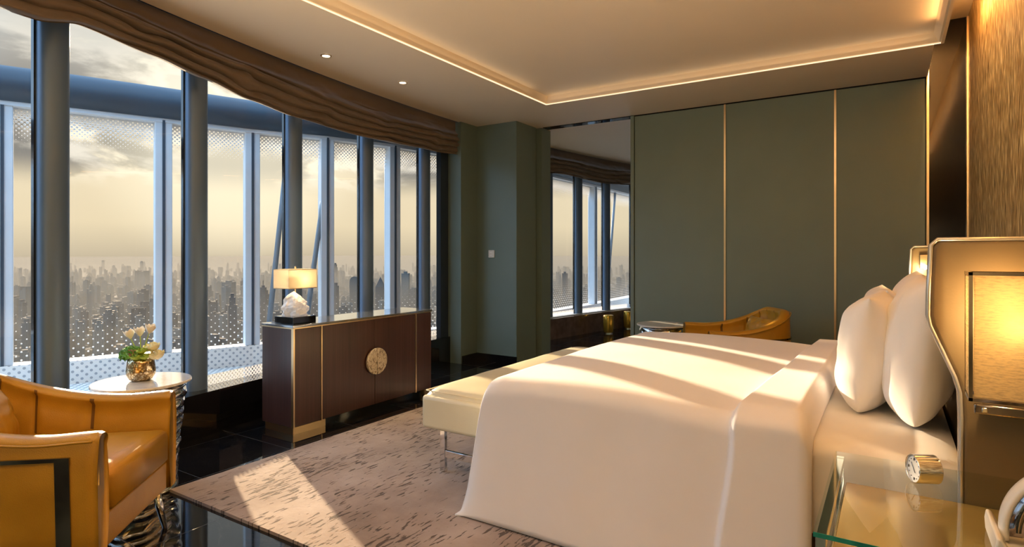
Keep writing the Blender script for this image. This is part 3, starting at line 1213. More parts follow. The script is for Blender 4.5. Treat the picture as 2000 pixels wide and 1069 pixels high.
TBX, TBY = -3.46, 1.625
hammered_table(TBX, TBY, 0.60, 0.24, 'side_table', 'hammered chrome side table with white marble top, near the window', 1.0)
hammered_table(-1.905, 5.72, 0.60, 0.25, 'side_table', 'small pale round table behind the bed, by the far armchair', 3.3)

# ------------------------------------------------------------------ vase and flowers
VX, VY, VZ = -3.475, 1.625, 0.60
vs = [(0.040, VZ), (0.055, VZ + 0.008), (0.070, VZ + 0.035), (0.072, VZ + 0.06), (0.066, VZ + 0.10), (0.062, VZ + 0.125), (0.058, VZ + 0.125), (0.058, VZ + 0.03)]
tag(obj('flower_vase', MB().lathe(vs, VX, VY, 56), M['mercury'], smooth=True), 'gold hobnail mercury-glass vase on the near marble table', 'vase')


def screen_dir(side, fwd=0.0):
    """offset in the horizontal plane: side = towards +X+Y (image right), fwd = away from the room's centre line"""
    return Vector((0.841 * side - 0.541 * fwd, 0.541 * side + 0.841 * fwd, 0))


def cup(mb, c, r, h_, open_=0.6, petals=6, tilt=(0, 0), layers=2, width=1.25):
    """flower head of overlapping cupped petals"""
    T = Matrix.Rotation(tilt[0], 3, 'X') @ Matrix.Rotation(tilt[1], 3, 'Y')
    for L_ in range(layers):
        rr = r * (1 - 0.22 * L_)
        for k in range(petals):
            a0_ = 2 * PI * (k + 0.5 * L_) / petals
            rows = []
            for i in range(7):
                t = i / 6
                half = width * PI / petals * math.sin(PI * min(0.97, 0.12 + t * 0.85)) ** 0.6
                rad = rr * (math.sin(min(1, t * 1.25) * PI * 0.5) * (1 - open_ * 0.0) + (open_ - 0.5) * 0.5 * t * t)
                row = []
                for j in range(5):
                    a = a0_ + half * (j / 4 - 0.5) * 2
                    p = Vector((rad * math.cos(a), rad * math.sin(a), h_ * t * (1 - 0.05 * L_) - 0.10 * h_ * t * (abs(j - 2) / 2) ** 2))
                    row.append(tuple(T @ p + c))
                rows.append(row)
            mb.grid(rows)
    return mb


def tulip(c, tilt, label):
    base = Vector((VX, VY, VZ + 0.10))
    t_ = thing('white_tulip', label, 'flower', tuple(base), 0, 'white tulips in the vase')
    obj('stem', MB().tube([base, base.lerp(c, 0.6) + Vector((0, 0, 0.01)), c + Vector((0, 0, 0.004))], 0.0028, 8), M['green2'], t_, smooth=True)
    mb = MB()
    cup(mb, c, 0.026, 0.056, 0.55, 3, tilt, 2, 1.35)
    h_ = obj('blossom', mb, M['petal'], t_, smooth=True)
    s_ = h_.modifiers.new('thick', 'SOLIDIFY')
    s_.thickness = 0.0015


c0 = Vector((VX, VY, VZ))
tulip(c0 + screen_dir(-0.055) + Vector((0, 0, 0.225)), (0.15, -0.25), 'leftmost of three white tulips standing above the vase')
tulip(c0 + screen_dir(-0.010, 0.01) + Vector((0, 0, 0.238)), (0.1, 0.0), 'middle one of three white tulips standing above the vase')
tulip(c0 + screen_dir(0.045, 0.0) + Vector((0, 0, 0.255)), (-0.1, 0.2), 'tallest, rightmost of three white tulips above the vase')


def rose(c, r, mat, name, label, group=None, layers=5):
    mb = MB()
    for L_ in range(layers):
        cup(mb, c + Vector((0, 0, -r * 0.55)), r * (1 - 0.19 * L_), r * (1.15 + 0.06 * L_), 0.62 - 0.05 * L_, 5, (0.25 * math.cos(L_), 0.25 * math.sin(L_)), 1, 1.5)
    o = obj(name, mb, mat, smooth=True)
    s_ = o.modifiers.new('thick', 'SOLIDIFY')
    s_.thickness = 0.001
    return tag(o, label, 'flower', group)


rose(c0 + screen_dir(0.055, 0.02) + Vector((0, 0, 0.175)), 0.040, M['creampetal'], 'cream_rose', 'cream rose at the upper right of the bouquet', 'cream roses')
rose(c0 + screen_dir(0.092, 0.0) + Vector((0, 0, 0.135)), 0.040, M['creampetal'], 'cream_rose', 'cream rose hanging lowest on the right of the bouquet', 'cream roses')
rose(c0 + screen_dir(0.012, -0.05) + Vector((0, 0, 0.135)), 0.029, M['green2'], 'green_ranunculus', 'lime green ranunculus, front left of its three', 'lime ranunculus flowers')
rose(c0 + screen_dir(0.035, -0.04) + Vector((0, 0, 0.165)), 0.026, M['green2'], 'green_ranunculus', 'lime green ranunculus, uppermost of its three', 'lime ranunculus flowers')
rose(c0 + screen_dir(0.052, -0.045) + Vector((0, 0, 0.135)), 0.024, M['green2'], 'green_ranunculus', 'lime green ranunculus, right-hand of its three', 'lime ranunculus flowers')
hy = MB()
for k in range(130):
    a, b_ = random.uniform(0, 2 * PI), math.acos(random.uniform(-0.5, 1))
    dv = Vector((math.cos(a) * math.sin(b_), math.sin(a) * math.sin(b_), math.cos(b_)))
    cc = c0 + screen_dir(-0.045, -0.01) + Vector((0, 0, 0.140)) + Vector((dv.x * 0.055, dv.y * 0.055, dv.z * 0.046))
    q = dv.to_track_quat('Z', 'Y').to_matrix() @ Matrix.Rotation(random.uniform(0, 6), 3, 'Z')
    s_ = random.uniform(0.012, 0.018)
    vsx = [(0, 0, 0.002)] + [(s_ * math.cos(x) * (1 if i % 2 == 0 else 0.55), s_ * math.sin(x) * (1 if i % 2 == 0 else 0.55), 0.006 if i % 2 == 0 else 0.0) for i, x in enumerate([2 * PI * i / 8 for i in range(8)])]
    hy.add([tuple(q @ Vector(v) + cc) for v in vsx], [(0, i + 1, (i + 1) % 8 + 1) for i in range(8)])
tag(obj('green_hydrangea', hy, M['green1']), 'dark green leafy hydrangea head on left side of bouquet', 'flower')
br = MB()
for k in range(34):
    cc = c0 + screen_dir(random.uniform(-0.035, 0.005), -0.05 + random.uniform(-0.008, 0.01)) + Vector((0, 0, random.uniform(0.135, 0.175)))
    r_ = random.uniform(0.0028, 0.0045)
    br.lathe([(0.0006, cc.z - r_), (r_ * 0.9, cc.z - r_ * 0.4), (r_ * 0.9, cc.z + r_ * 0.4), (0.0006, cc.z + r_)], cc.x, cc.y, 6)
ob = tag(obj('berry_sprig', br, M['berry'], smooth=True), 'sprig of small brown berries amid the green bouquet', 'berries')

# ------------------------------------------------------------------ tub armchairs
def chair_path(t, off=0.0):
    """plan of the shell: t -1..1 from near tip round the back to far tip; off moves inwards"""
    def raw(t):
        s_ = abs(t)
        x = -0.40 + 0.76 * s_ ** 2.5
        y = 0.368 * (1 - (1 - s_) ** 2.3) * (1 if t >= 0 else -1)
        return Vector((x, y))
    p = raw(t)
    e = 0.01
    d_ = (raw(min(1, t + e)) - raw(max(-1, t - e))).normalized()
    n = Vector((d_.y, -d_.x))        # inwards
    return p + n * off


def rim_z(t):
    s_ = abs(t)
    return 0.645 + 0.165 * sm((0.92 - s_) / 0.72) + 0.008 * sm((s_ - 0.9) / 0.1)


def make_armchair(loc, rz, label):
    t_ = thing('tub_armchair', label, 'armchair', loc, rz, 'ochre leather armchairs')
    n = 150
    rows = []
    seams = [-0.80, -0.58, -0.37, -0.17, 0.02, 0.21, 0.40, 0.60, 0.80]
    for i in range(n + 1):
        t = -1 + 2 * i / n
        rz_ = rim_z(t)
        dent = max(0.0, 1 - min(abs(t - s_) for s_ in seams) / 0.016)
        flare = 0.020
        row = []
        def P(off, z, dz_=0):
            lean = flare * (z - 0.2) / 0.5
            p = chair_path(t, off - lean)
            row.append((p.x, p.y, z))
        th = 0.085
        for z in (0.205, 0.215, 0.30, 0.43, 0.54):
            P(0.012 if z == 0.205 else 0.0, z)
        for k in range(9):
            q = PI * k / 8
            P(0.018 + (th / 2 - 0.018) * 0 + 0.0 + (1 - math.cos(q)) / 2 * th, rz_ - 0.030 + 0.030 * math.sin(q))
        P(th + 0.004 - 0.014 * dent, rz_ - 0.05)
        P(th + 0.012 - 0.016 * dent, rz_ - 0.10)
        P(th + 0.018 - 0.014 * dent, 0.50)
        P(th + 0.018, 0.35)
        P(th - 0.01, 0.205)
        rows.append(row)
    # rounded tips
    for idx in (0, -1):
        base = rows[idx]
        cx_ = sum(p[0] for p in base) / len(base)
        sgn = 1
        cap1 = []
        mid = chair_path(-1 if idx == 0 else 1, 0.045)
        for p in base:
            cap1.append((p[0] + 0.012 + (mid.x - p[0]) * 0.02, mid.y + (p[1] - mid.y) * 0.80, 0.205 + (p[2] - 0.205) * (1 - 0.012) if p[2] > 0.21 else p[2]))
        if idx == 0:
            rows.insert(0, cap1)
        else:
            rows.append(cap1)
    mb = MB().grid(rows, close_u=True)
    k = len(rows[0])
    mb.f.append(tuple(range(k)))
    mb.f.append(tuple(range(len(mb.v) - k, len(mb.v)))[::-1])
    sh_ = obj('shell', mb, M['leather'], t_, smooth=True, local=True)
    me_ = sh_.data
    me_.materials.append(M['seam'])
    cols_ = [max(0, min(n, int(round((s_ + 1) / 2 * n)))) + 1 for s_ in seams]
    for ci in cols_:
        for j in range(12, 16):
            me_.polygons[ci * k + j].material_index = 1
    # piping along outer edge of the rim
    pp = []
    for i in range(n + 1):
        t = -1 + 2 * i / n
        p = chair_path(t, -0.026 + 0.012)
        pp.append((p.x, p.y, rim_z(t) - 0.022))
    obj('piping', MB().tube(pp, 0.0045, 6), M['leather'], t_, smooth=True, local=True)
    # seat cushion and apron between the arms
    def inner(off, xs):
        pts = []
        for i in range(41):
            t = -0.98 + 1.96 * i / 40
            p = chair_path(t, off)
            pts.append((p.x, p.y))
        a_, b_ = pts[0], pts[-1]
        pts = [(xs, a_[1] * 1.0)] + pts + [(xs, b_[1])]
        return pts
    seat = inner(0.112, 0.375)
    seat = seat[::-1]
    mbs = MB()
    c_ = (0.02, 0.0)
    lv = [(0.96, 0.335), (1.0, 0.35), (1.0, 0.455), (0.985, 0.478), (0.94, 0.490), (0.80, 0.498), (0.5, 0.506), (0.2, 0.510)]
    rws = [[(c_[0] + (x - c_[0]) * s_, c_[1] + (y - c_[1]) * s_, z) for (x, y) in seat] for (s_, z) in lv]
    mbs.grid(rws, close_u=True)
    kk = len(seat)
    mbs.f.append(tuple(range(kk))[::-1])
    mbs.f.append(tuple(range((len(lv) - 1) * kk, len(lv) * kk)))
    obj('seat_cushion', mbs, M['leather'], t_, smooth=True, local=True)
    ap = inner(0.088, 0.362)
    obj('seat_base', MB().prism(ap[::-1], 0.207, 0.335), M['leather'], t_, local=True, bevel=0.008)
    # chrome band let into the outside of the shell
    band = MB()
    tl_ = [(-0.90, 0.15), (-0.90, 0.52)]
    def bp(t, z, off):
        p = chair_path(t, -0.020 * (z - 0.2) / 0.5 - off)
        return (p.x, p.y, z)
    for s_ in (-1, 1):
        rws = []
        for z in [0.215 + 0.365 * k / 12 for k in range(13)]:
            rws.append([bp(s_ * 0.935, z, 0.005), bp(s_ * 0.962, z, 0.005), bp(s_ * 0.962, z, -0.004), bp(s_ * 0.935, z, -0.004)])
        band.grid(rws, close_u=True, flip=(s_ > 0))
    rws = []
    for i in range(121):
        t = -0.962 + 1.924 * i / 120
        rws.append([bp(t, 0.566, 0.005), bp(t, 0.580, 0.005), bp(t, 0.580, -0.004), bp(t, 0.566, -0.004)])
    band.grid(rws, close_u=True)
    obj('chrome_band', band, M['darkchrome'], t_, local=True)
    for (x, y, ox, oy) in ((0.30, -0.31, 0.035, -0.02), (0.30, 0.31, 0.035, 0.02), (-0.26, -0.21, -0.03, -0.02), (-0.26, 0.21, -0.03, 0.02)):
        obj('leg', MB().tube([(x, y, 0.210), (x + ox * 0.5, y + oy * 0.5, 0.10), (x + ox, y + oy, 0.0)], [0.020, 0.016, 0.011], 14), M['chrome'], t_, smooth=True, local=True)
    return t_


ARZ = math.radians(43)
make_armchair((-2.905, 0.985, 0), ARZ, 'ochre leather tub armchair with chrome band, in left foreground')
make_armchair((-1.15, 5.50, 0), math.radians(214), 'ochre leather tub armchair behind the bed, against the end wall')


def cushion(loc, w_, h_, th, rot, mat, name, label, cat, n=24, p=2.6, pinch=0.06, group=None, wr=0.012, seed=0.0, sag=0.0):
    """stuffed rectangular pillow in its own XZ plane, thickness along Y"""
    top, bot = [], []
    for i in range(n + 1):
        u = -1 + 2 * i / n
        ra, rb = [], []
        for j in range(n + 1):
            v = -1 + 2 * j / n
            ou = u * (1 - pinch * (1 - v * v) * 1.0) * (1 - (sag * v * v if v < 0 else 0.0))
            ov = v * (1 - pinch * (1 - u * u) * 1.0) * (1 - (sag * u ** 4 if v < 0 else 0.0))
            tk = (max(0, 1 - abs(u) ** p) ** 0.62) * (max(0, 1 - abs(v) ** p) ** 0.62)
            wv = wr * noise.noise(Vector((u * 2.2 + seed, v * 2.2, seed))) * tk + wr * 0.5 * noise.noise(Vector((u * 6 + seed, v * 3, seed + 5))) * min(1, tk * 2)
            x, z = ou * w_ / 2, ov * h_ / 2
            ra.append((x, -(tk * th / 2) - wv, z))
            rb.append((x, (tk * th / 2) - wv, z))
        top.append(ra)
        bot.append(rb)
    mb = MB().grid(top).grid(bot, flip=True)
    R_ = rot
    mb.v = [tuple(R_ @ Vector(v) + Vector(loc)) for v in mb.v]
    o = obj(name, mb, mat, smooth=True)
    me = o.data
    import bmesh
    bm = bmesh.new()
    bm.from_mesh(me)
    bmesh.ops.remove_doubles(bm, verts=bm.verts, dist=0.0003)
    bm.normal_update()
    bm.to_mesh(me)
    bm.free()
    me.polygons.foreach_set('use_smooth', [True] * len(me.polygons))
    o.modifiers.new('sub', 'SUBSURF').levels = 1
    return tag(o, label, cat, group)


def rotm(rz, tilt, roll=0.0):
    return Matrix.Rotation(rz, 3, 'Z') @ Matrix.Rotation(tilt, 3, 'X') @ Matrix.Rotation(roll, 3, 'Y')


# small leather cushions leaning in the chairs
cushion((-3.03, 0.84, 0.62), 0.40, 0.24, 0.12, rotm(ARZ + PI / 2 + 0.15, -0.35), M['leather'], 'lumbar_cushion', 'ochre leather lumbar cushion leaning in the foreground armchair', 'cushion', group='leather lumbar cushions', seed=3)
cushion((-0.99, 5.58, 0.62), 0.40, 0.24, 0.12, rotm(math.radians(220) + PI / 2, -0.35), M['leather'], 'lumbar_cushion', 'ochre leather lumbar cushion in the armchair behind the bed', 'cushion', group='leather lumbar cushions', seed=8)

# ------------------------------------------------------------------ bench at the foot of the bed
BX0, BX1, BY0, BY1 = -2.30, -1.82, 2.60, 4.52
bn = thing('bench', 'cream leather bench on chrome legs at foot of bed', 'bench', ((BX0 + BX1) / 2, (BY0 + BY1) / 2, 0.017))
obj('seat_box', MB().box(BX0, BX1, BY0, BY1, 0.285, 0.475), M['cream'], bn, bevel=0.022, seg=4)
nn = 30
rows = []
for i in range(nn + 1):
    u = -1 + 2 * i / nn
    row = []
    for j in range(61):
        v = -1 + 2 * j / 60
        e = (1 - abs(u) ** 6) ** 0.4 * (1 - abs(v) ** 24) ** 0.4
        x = (BX0 + BX1) / 2 + u * (BX1 - BX0 - 0.03) / 2
        y = (BY0 + BY1) / 2 + v * (BY1 - BY0 - 0.05) / 2
        row.append((x, y, 0.470 + 0.050 * e + 0.016 * (1 - u * u) * (1 - v ** 4) + 0.003 * noise.noise(Vector((x * 6, y * 6, 0)))))
    rows.append(row)
bc = MB().grid(rows)
obj('seat_pad', bc, M['cream'], bn, smooth=True)
obj('pad_piping', MB().tube([(BX0 + 0.016, BY1 - 0.03, 0.50), (BX0 + 0.014, BY0 + 0.03, 0.50), (BX0 + 0.03, BY0 + 0.022, 0.50), (BX1 - 0.02, BY0 + 0.022, 0.50)], 0.003, 6), M['cream'], bn, smooth=True)
for y in (BY0 + 0.10, BY1 - 0.10):
    for x in (BX0 + 0.085, BX1 - 0.085):
        obj('leg', MB().box(x - 0.018, x + 0.018, y - 0.012, y + 0.012, 0.017, 0.288), M['chrome'], bn, bevel=0.002)
    obj('stretcher', MB().box(BX0 + 0.103, BX1 - 0.103, y - 0.010, y + 0.010, 0.105, 0.145), M['chrome'], bn, bevel=0.002)

# ------------------------------------------------------------------ bed
NY, FY = 2.33, 4.40            # near and far sides
bed = thing('bed', 'large double bed with winged taupe leather headboard', 'bed', (-0.80, (NY + FY) / 2, 0.017))
obj('bed_base', MB().box(-1.60, 0.20, NY + 0.06, FY - 0.06, 0.06, 0.36), M['headleather'], bed, bevel=0.01)
for x, y in ((-1.45, NY + 0.15), (-1.45, FY - 0.15), (0.05, NY + 0.15), (0.05, FY - 0.15)):
    obj('leg', MB().tube([(x, y, 0.017), (x, y, 0.07)], 0.025, 12), M['chrome'], bed)


def sweep_bed(xs, top, y0, y1, hem, flare, seed, amp, x_shift=None, nside=26, ntop=70, corner=0.075, wallx=None):
    """cross-sections over the bed: up the near side, over, down the far side"""
    rows = []
    for si, x in enumerate(xs):
        h = top(x)
        hm = hem(x) if callable(hem) else hem
        h = max(h, hm + 0.004)
        sec = []
        c = min(corner, (h - hm) * 0.6)
        for k in range(nside):                         # near side going up
            t = k / nside
            z = hm + (h - c - hm) * t
            sec.append((y0 - flare * (1 - t) ** 1.5, z, 0))
        for k in range(9):
            q = PI / 2 * k / 9
            sec.append((y0 + c * (1 - math.cos(q)), h - c + c * math.sin(q), 0.5))
        for k in range(ntop + 1):
            t = k / ntop
            sec.append((y0 + c + (y1 - y0 - 2 * c) * t, h, 1))
        for k in range(1, 10):
            q = PI / 2 * (1 - k / 9)
            sec.append((y1 - c * (1 - math.cos(q)), h - c + c * math.sin(q), 0.5))
        for k in range(1, nside + 1):
            t = 1 - k / nside
            z = hm + (h - c - hm) * t
            sec.append((y1 + flare * (1 - t) ** 1.5, z, 0))
        row = []
        for (y, z, kind) in sec:
            nx = noise.noise(Vector((x * 1.1 + seed, y * 1.3, z * 1.6)))
            n2 = noise.noise(Vector((x * 3.4 + seed, y * 3.0, z * 1.0 + 7)))
            if kind > 0:
                z2 = z + amp * (nx * 1.0 + n2 * 0.35) * kind
            else:
                z2 = z
            y2 = y + (amp * (nx * 0.9 + 0.5 * n2) * (1 if kind < 1 else 0))
            xx = x + (x_shift(y, z) if x_shift else 0)
            row.append((xx, y2, z2))
        rows.append(row)
    return rows


# mattress with fitted sheet
xs = [0.20 - 0.004, 0.19, 0.15, 0.0, -0.3, -0.7, -1.1, -1.4, -1.52, -1.56]
rows = sweep_bed(xs, lambda x: 0.622 - 0.02 * sm((x - 0.14) / 0.06), NY + 0.02, FY - 0.02, 0.30, 0.0, 2.0, 0.004, corner=0.05)
mb = MB().grid(rows)
k = len(rows[0])
mb.f.append(tuple(range(k))[::-1])
mb.f.append(tuple(range(len(mb.v) - k, len(mb.v))))
obj('mattress', mb, M['sheet'], bed, smooth=True).data.set_sharp_from_angle(angle=math.radians(60))

# headboard: centre and two wings (wings run in X, standing out from the wall)
hb_ = obj('headboard', MB().box(0.21, WX - 0.01, NY - 0.02, FY + 0.10, 0.0, 1.30), M['headleather'], bed, bevel=0.01)
WPROF = [(0.520, 0.017), (0.520, 1.340), (0.125, 1.340), (0.108, 1.322), (0.102, 1.18), (0.101, 1.105), (0.106, 1.075), (0.168, 0.920), (0.180, 0.875), (0.183, 0.80), (0.183, 0.017)]


def dense(prof, k=1):
    return prof


for (ya, yb, nm) in ((2.245, 2.295, 'near'), (4.44, 4.49, 'far')):
    wg = obj('headboard_wing', MB().prism(WPROF, ya, yb, 'y'), M['headleather'], bed, bevel=0.012, seg=4, angle=20)
    pts = [(x, z) for (x, z) in WPROF[1:]]
    for yy in (ya + 0.004, yb - 0.004):
        obj('piping', MB().tube([(x + (0.002 if x > 0.3 else -0.003), yy, z + (0.003 if z > 1.30 else 0)) for (x, z) in pts], 0.006, 8), M['piping'], wg, smooth=True)


# duvet: hangs over near side, far side and foot
def shift(y, z):
    return 0.0


DT = 0.700
xs = []
x = -0.24
xs = [-0.232, -0.236, -0.25] + [-0.28 - 0.02 * i for i in range(0, 8)] + [-0.43 - 0.006 * i for i in range(0, 22)] + [-0.58 - 0.02 * i for i in range(0, 51)]        # to -1.58
foot = [(-1.60, 0.698), (-1.625, 0.690), (-1.648, 0.675), (-1.664, 0.650), (-1.674, 0.62), (-1.690, 0.55), (-1.707, 0.46), (-1.724, 0.37), (-1.742, 0.28), (-1.760, 0.19), (-1.776, 0.11), (-1.790, 0.04), (-1.794, 0.024)]
fx = {}
topmap = {}
for xx in xs:
    topmap[xx] = 0.0
for (xx, zz) in foot:
    topmap[xx] = zz


def duvet_top(x):
    if x in topmap and topmap[x] > 0:
        return topmap[x]
    z = 0.690 + 0.030 * math.sin(PI * min(1, max(0, (-x - 0.5) / 1.3)))
    # folded-back band near the pillows
    band = sm((-x - 0.232) / 0.03) * (1 - sm((-x - 0.485) / 0.035))
    z = 0.640 + (z - 0.640) * sm((-x - 0.232) / 0.03) + 0.045 * band
    return z


def fold_shift(y, z):
    return 0.0


def duvet_rows():
    rows = sweep_bed(xs + [f[0] for f in foot], duvet_top, NY - 0.01, FY + 0.01, 0.024, 0.045, 5.0, 0.013, corner=0.085)
    out = []
    for i, r in enumerate(rows):
        xx = (xs + [f[0] for f in foot])[i]
        nr = []
        for (x, y, z) in r:
            wgt = sm((-xx - 0.25) / 0.2) * (1 - sm((-xx - 0.62) / 0.5))      # fold line runs slightly askew
            ty = (y - NY) / (FY - NY)
            dx = wgt * (0.10 * ty - 0.05 * sm((0.62 - z) / 0.5) * (1 if y < 3 else 0))
            band = sm((-xx - 0.225) / 0.02) * (1 - sm((-xx - 0.487) / 0.028))
            yo = -0.026 * band if y < 3 else 0.026 * band
            # the corner at the foot tucks in slightly as it falls
            if xx < -1.58:
                tk = sm((-xx - 1.58) / 0.2)
                yo += 0.0
            nr.append((x + dx, y + yo * sm((0.72 - z) / 0.05), z))
        out.append(nr)
    return out


rows = duvet_rows()
mb = MB().grid(rows)
k = len(rows[0])
dv = obj('duvet', mb, M['duvet'], smooth=True)
ms = dv.modifiers.new('thick', 'SOLIDIFY')
ms.thickness = 0.018
ms.offset = -1
tag(dv, 'smooth white duvet draped over the bed to the rug', 'duvet')

# pillows stand on edge against the headboard
def pillow(x, y, z, rz, tilt, label, seed, w_=0.66, h_=0.52, th=0.25, roll=0.0):
    cushion((x, y, z), w_, h_, th, rotm(rz - PI / 2, tilt, roll), M['pillow'], 'bed_pillow', label, 'pillow', n=30, p=3.0, pinch=0.035, group='white bed pillows', wr=0.022, seed=seed, sag=0.12)


pillow(-0.075, 3.12, 0.62 + 0.245, math.radians(-4), -0.10, 'front white pillow on the near side, nearest the duvet', 1.0)
pillow(0.095, 2.98, 0.62 + 0.290, math.radians(2), -0.12, 'rear white pillow on the near side, against the headboard', 4.0, h_=0.60, w_=0.72)
pillow(-0.055, 3.95, 0.62 + 0.235, math.radians(3), -0.10, 'front white pillow on the far side of the bed', 7.0)
pillow(0.10, 3.90, 0.62 + 0.275, math.radians(0), -0.10, 'rear white pillow on the far side, its tip under the reading light', 9.0, h_=0.62, w_=0.72)

# reading light on the far wing
rl = thing('reading_light', 'small brass reading light glowing on the far headboard wing', 'wall light', (0.175, 4.435, 1.22))
obj('bracket', MB().box(0.150, 0.205, 4.415, 4.44, 1.205, 1.290), M['brass'], rl, bevel=0.003)
obj('glass_cover', MB().box(0.140, 0.215, 4.34, 4.414, 1.225, 1.285), M['tableglass'], rl)
obj('light_bulb', MB().lathe([(0.002, 1.200), (0.010, 1.208), (0.012, 1.218), (0.004, 1.228)], 0.176, 4.375, 14), M['bulb'], rl, smooth=True)
point('reading_light_glow', (0.16, 4.33, 1.20), 3.0, (1.0, 0.68, 0.34), 0.02)

# ------------------------------------------------------------------ wall lamp on the near wing
wl = thing('wall_lamp', 'woven box wall lamp glowing on the near headboard wing', 'lamp', (0.33, 2.2, 0.86))
lx0, lx1, ly0, ly1, lz0, lz1 = 0.184, 0.48, 2.085, 2.200, 0.885, 1.247
fr_ = MB()
t = 0.009
for (x, y) in ((lx0, ly0), (lx1 - t, ly0), (lx0, ly1 - t), (lx1 - t, ly1 - t)):
    fr_.box(x, x + t, y, y + t, lz0, lz1)
for z in (lz0, lz1 - t):
    fr_.box(lx0, lx1, ly0, ly0 + t, z, z + t)
    fr_.box(lx0, lx1, ly1 - t, ly1, z, z + t)
    fr_.box(lx0, lx0 + t, ly0, ly1, z, z + t)
    fr_.box(lx1 - t, lx1, ly0, ly1, z, z + t)
obj('frame', fr_, M['darkchrome'], wl)
shw = MB()
shw.box(lx0 + 0.012, lx1 - 0.012, ly0 + 0.003, ly0 + 0.006, lz0 + 0.012, lz1 - 0.012)
shw.box(lx0 + 0.002, lx0 + 0.005, ly0 + 0.010, ly1 - 0.010, lz0 + 0.012, lz1 - 0.012)
shw.box(lx1 - 0.005, lx1 - 0.002, ly0 + 0.010, ly1 - 0.010, lz0 + 0.012, lz1 - 0.012)
obj('lamp_shade', shw, M['weave'], wl)
obj('back_plate', MB().box(0.29, 0.37, ly1 - 0.004, 2.243, 1.02, 1.12), M['brass'], wl)
obj('light_bulb', MB().lathe([(0.004, 1.07), (0.017, 1.085), (0.020, 1.10), (0.015, 1.118), (0.004, 1.125)], 0.30, 2.145, 16), M['bulb'], wl, smooth=True)
point('wall_lamp_light', (0.285, 2.140, 1.09), 6.5, (1.0, 0.70, 0.38), 0.018)
point('wall_lamp_light_2', (0.27, 2.17, 1.17), 1.4, (1.0, 0.60, 0.25), 0.03)
rlx = thing('lamp_rail', 'chrome control rail mounted just below the wall lamp', 'switch rail', (0.30, 2.2, 0.82))
obj('rail', MB().box(0.205, 0.42, 2.185, 2.205, 0.830, 0.858), M['darkchrome'], rlx, bevel=0.004)
obj('rail_mount', MB().box(0.230, 0.39, 2.205, 2.246, 0.836, 0.852), M['darkchrome'], rlx)
obj('knob', MB().box(0.222, 0.236, 2.178, 2.186, 0.837, 0.851), M['chrome'], rlx, bevel=0.003)

# ------------------------------------------------------------------ nightstand
nx0, nx1, ny0, ny1 = -0.155, 0.53, 1.562, 2.238
ns = thing('nightstand', 'glass-topped gold nightstand beside the headboard wing', 'nightstand', ((nx0 + nx1) / 2, (ny0 + ny1) / 2, 0))
gt = obj('glass_top', MB().box(nx0, nx1, ny0, ny1, 0.628, 0.640), M['tableglass'], ns)
M['glassedge'] = simple('green_glass_edge', (0.02, 0.22, 0.17), 0.08, var=0.25, vscale=25)
ge = MB().box(nx0, nx1, ny0 - 0.0015, ny0, 0.6285, 0.6395)
obj('glass_edge', ge, M['glassedge'], gt)
obj('cabinet_body', MB().box(nx0 + 0.03, nx1 - 0.01, ny0 + 0.03, ny1 - 0.005, 0.10, 0.545), M['goldlac'], ns, bevel=0.003)
obj('plinth', MB().box(nx0 + 0.06, nx1 - 0.04, ny0 + 0.06, ny1 - 0.03, 0.0, 0.10), M['black'], ns)
for (x, y) in ((nx0 + 0.004, ny0 + 0.006), (nx0 + 0.004, ny1 - 0.030), (nx1 - 0.03, ny0 + 0.006), (nx1 - 0.03, ny1 - 0.03)):
    obj('post', MB().box(x, x + 0.022, y, y + 0.022, 0.0, 0.628), M['chrome'], ns, bevel=0.001)
obj('side_rail', MB().box(nx0 + 0.004, nx0 + 0.026, ny0 + 0.028, ny1 - 0.03, 0.600, 0.627), M['chrome'], ns, bevel=0.001)
obj('side_rail', MB().box(nx0 + 0.004, nx0 + 0.026, ny0 + 0.028, ny1 - 0.03, 0.520, 0.547), M['chrome'], ns, bevel=0.001)

# ------------------------------------------------------------------ travel clock
ax = Vector((-0.90, -0.43, 0)).normalized()
ck = thing('desk_clock', 'small round chrome clock lying on the glass nightstand', 'clock', (0.075, 2.06, 0.6405))
cr = 0.040
cc = Vector((0.075, 2.06, 0.6405 + cr))


def cyl(c, axis, r0, r1, a, b_, seg=40, inner=None):
    side_ = axis.cross(Vector((0, 0, 1))).normalized()
    upv = side_.cross(axis).normalized()
    def ring(r, t_):
        return [tuple(c + axis * t_ + side_ * (r * math.cos(q)) + upv * (r * math.sin(q))) for q in [2 * PI * k / seg for k in range(seg)]]
    mb = MB()
    if inner is None:
        mb.grid([ring(r0, a), ring(r1, b_)], close_u=True)
        mb.f.append(tuple(range(seg))[::-1])
        mb.f.append(tuple(range(seg, 2 * seg)))
    else:
        mb.grid([ring(r0, a), ring(r1, b_), ring(inner, b_), ring(inner, a)], close_u=True, close_v=True)
    return mb


obj('clock_case', cyl(cc, ax, cr, cr, -0.036, 0.026, inner=0.0365), M['chrome'], ck, smooth=True, bevel=0.002)
obj('clock_back', cyl(cc, ax, 0.0345, 0.0345, -0.034, -0.020), M['darkchrome'], ck)
dl = obj('clock_face', cyl(cc, ax, 0.0367, 0.0367, 0.016, 0.021), M['dial'], ck)
mk = MB()
side_ = ax.cross(Vector((0, 0, 1))).normalized()
for k in range(12):
    q = 2 * PI * k / 12
    p = cc + ax * 0.0215 + side_ * (0.028 * math.cos(q)) + Vector((0, 0, 0.028 * math.sin(q)))
    s_ = 0.0035 if k % 3 == 0 else 0.0012
    mk.box(p.x - 0.001, p.x + 0.001, p.y - s_, p.y + s_, p.z - s_, p.z + s_)
obj('hour_marks', mk, M['black'], dl)
obj('clock_hand', MB().tube([cc + ax * 0.0225, cc + ax * 0.0225 + side_ * 0.012 + Vector((0, 0, 0.016))], 0.0009, 6), M['black'], dl)
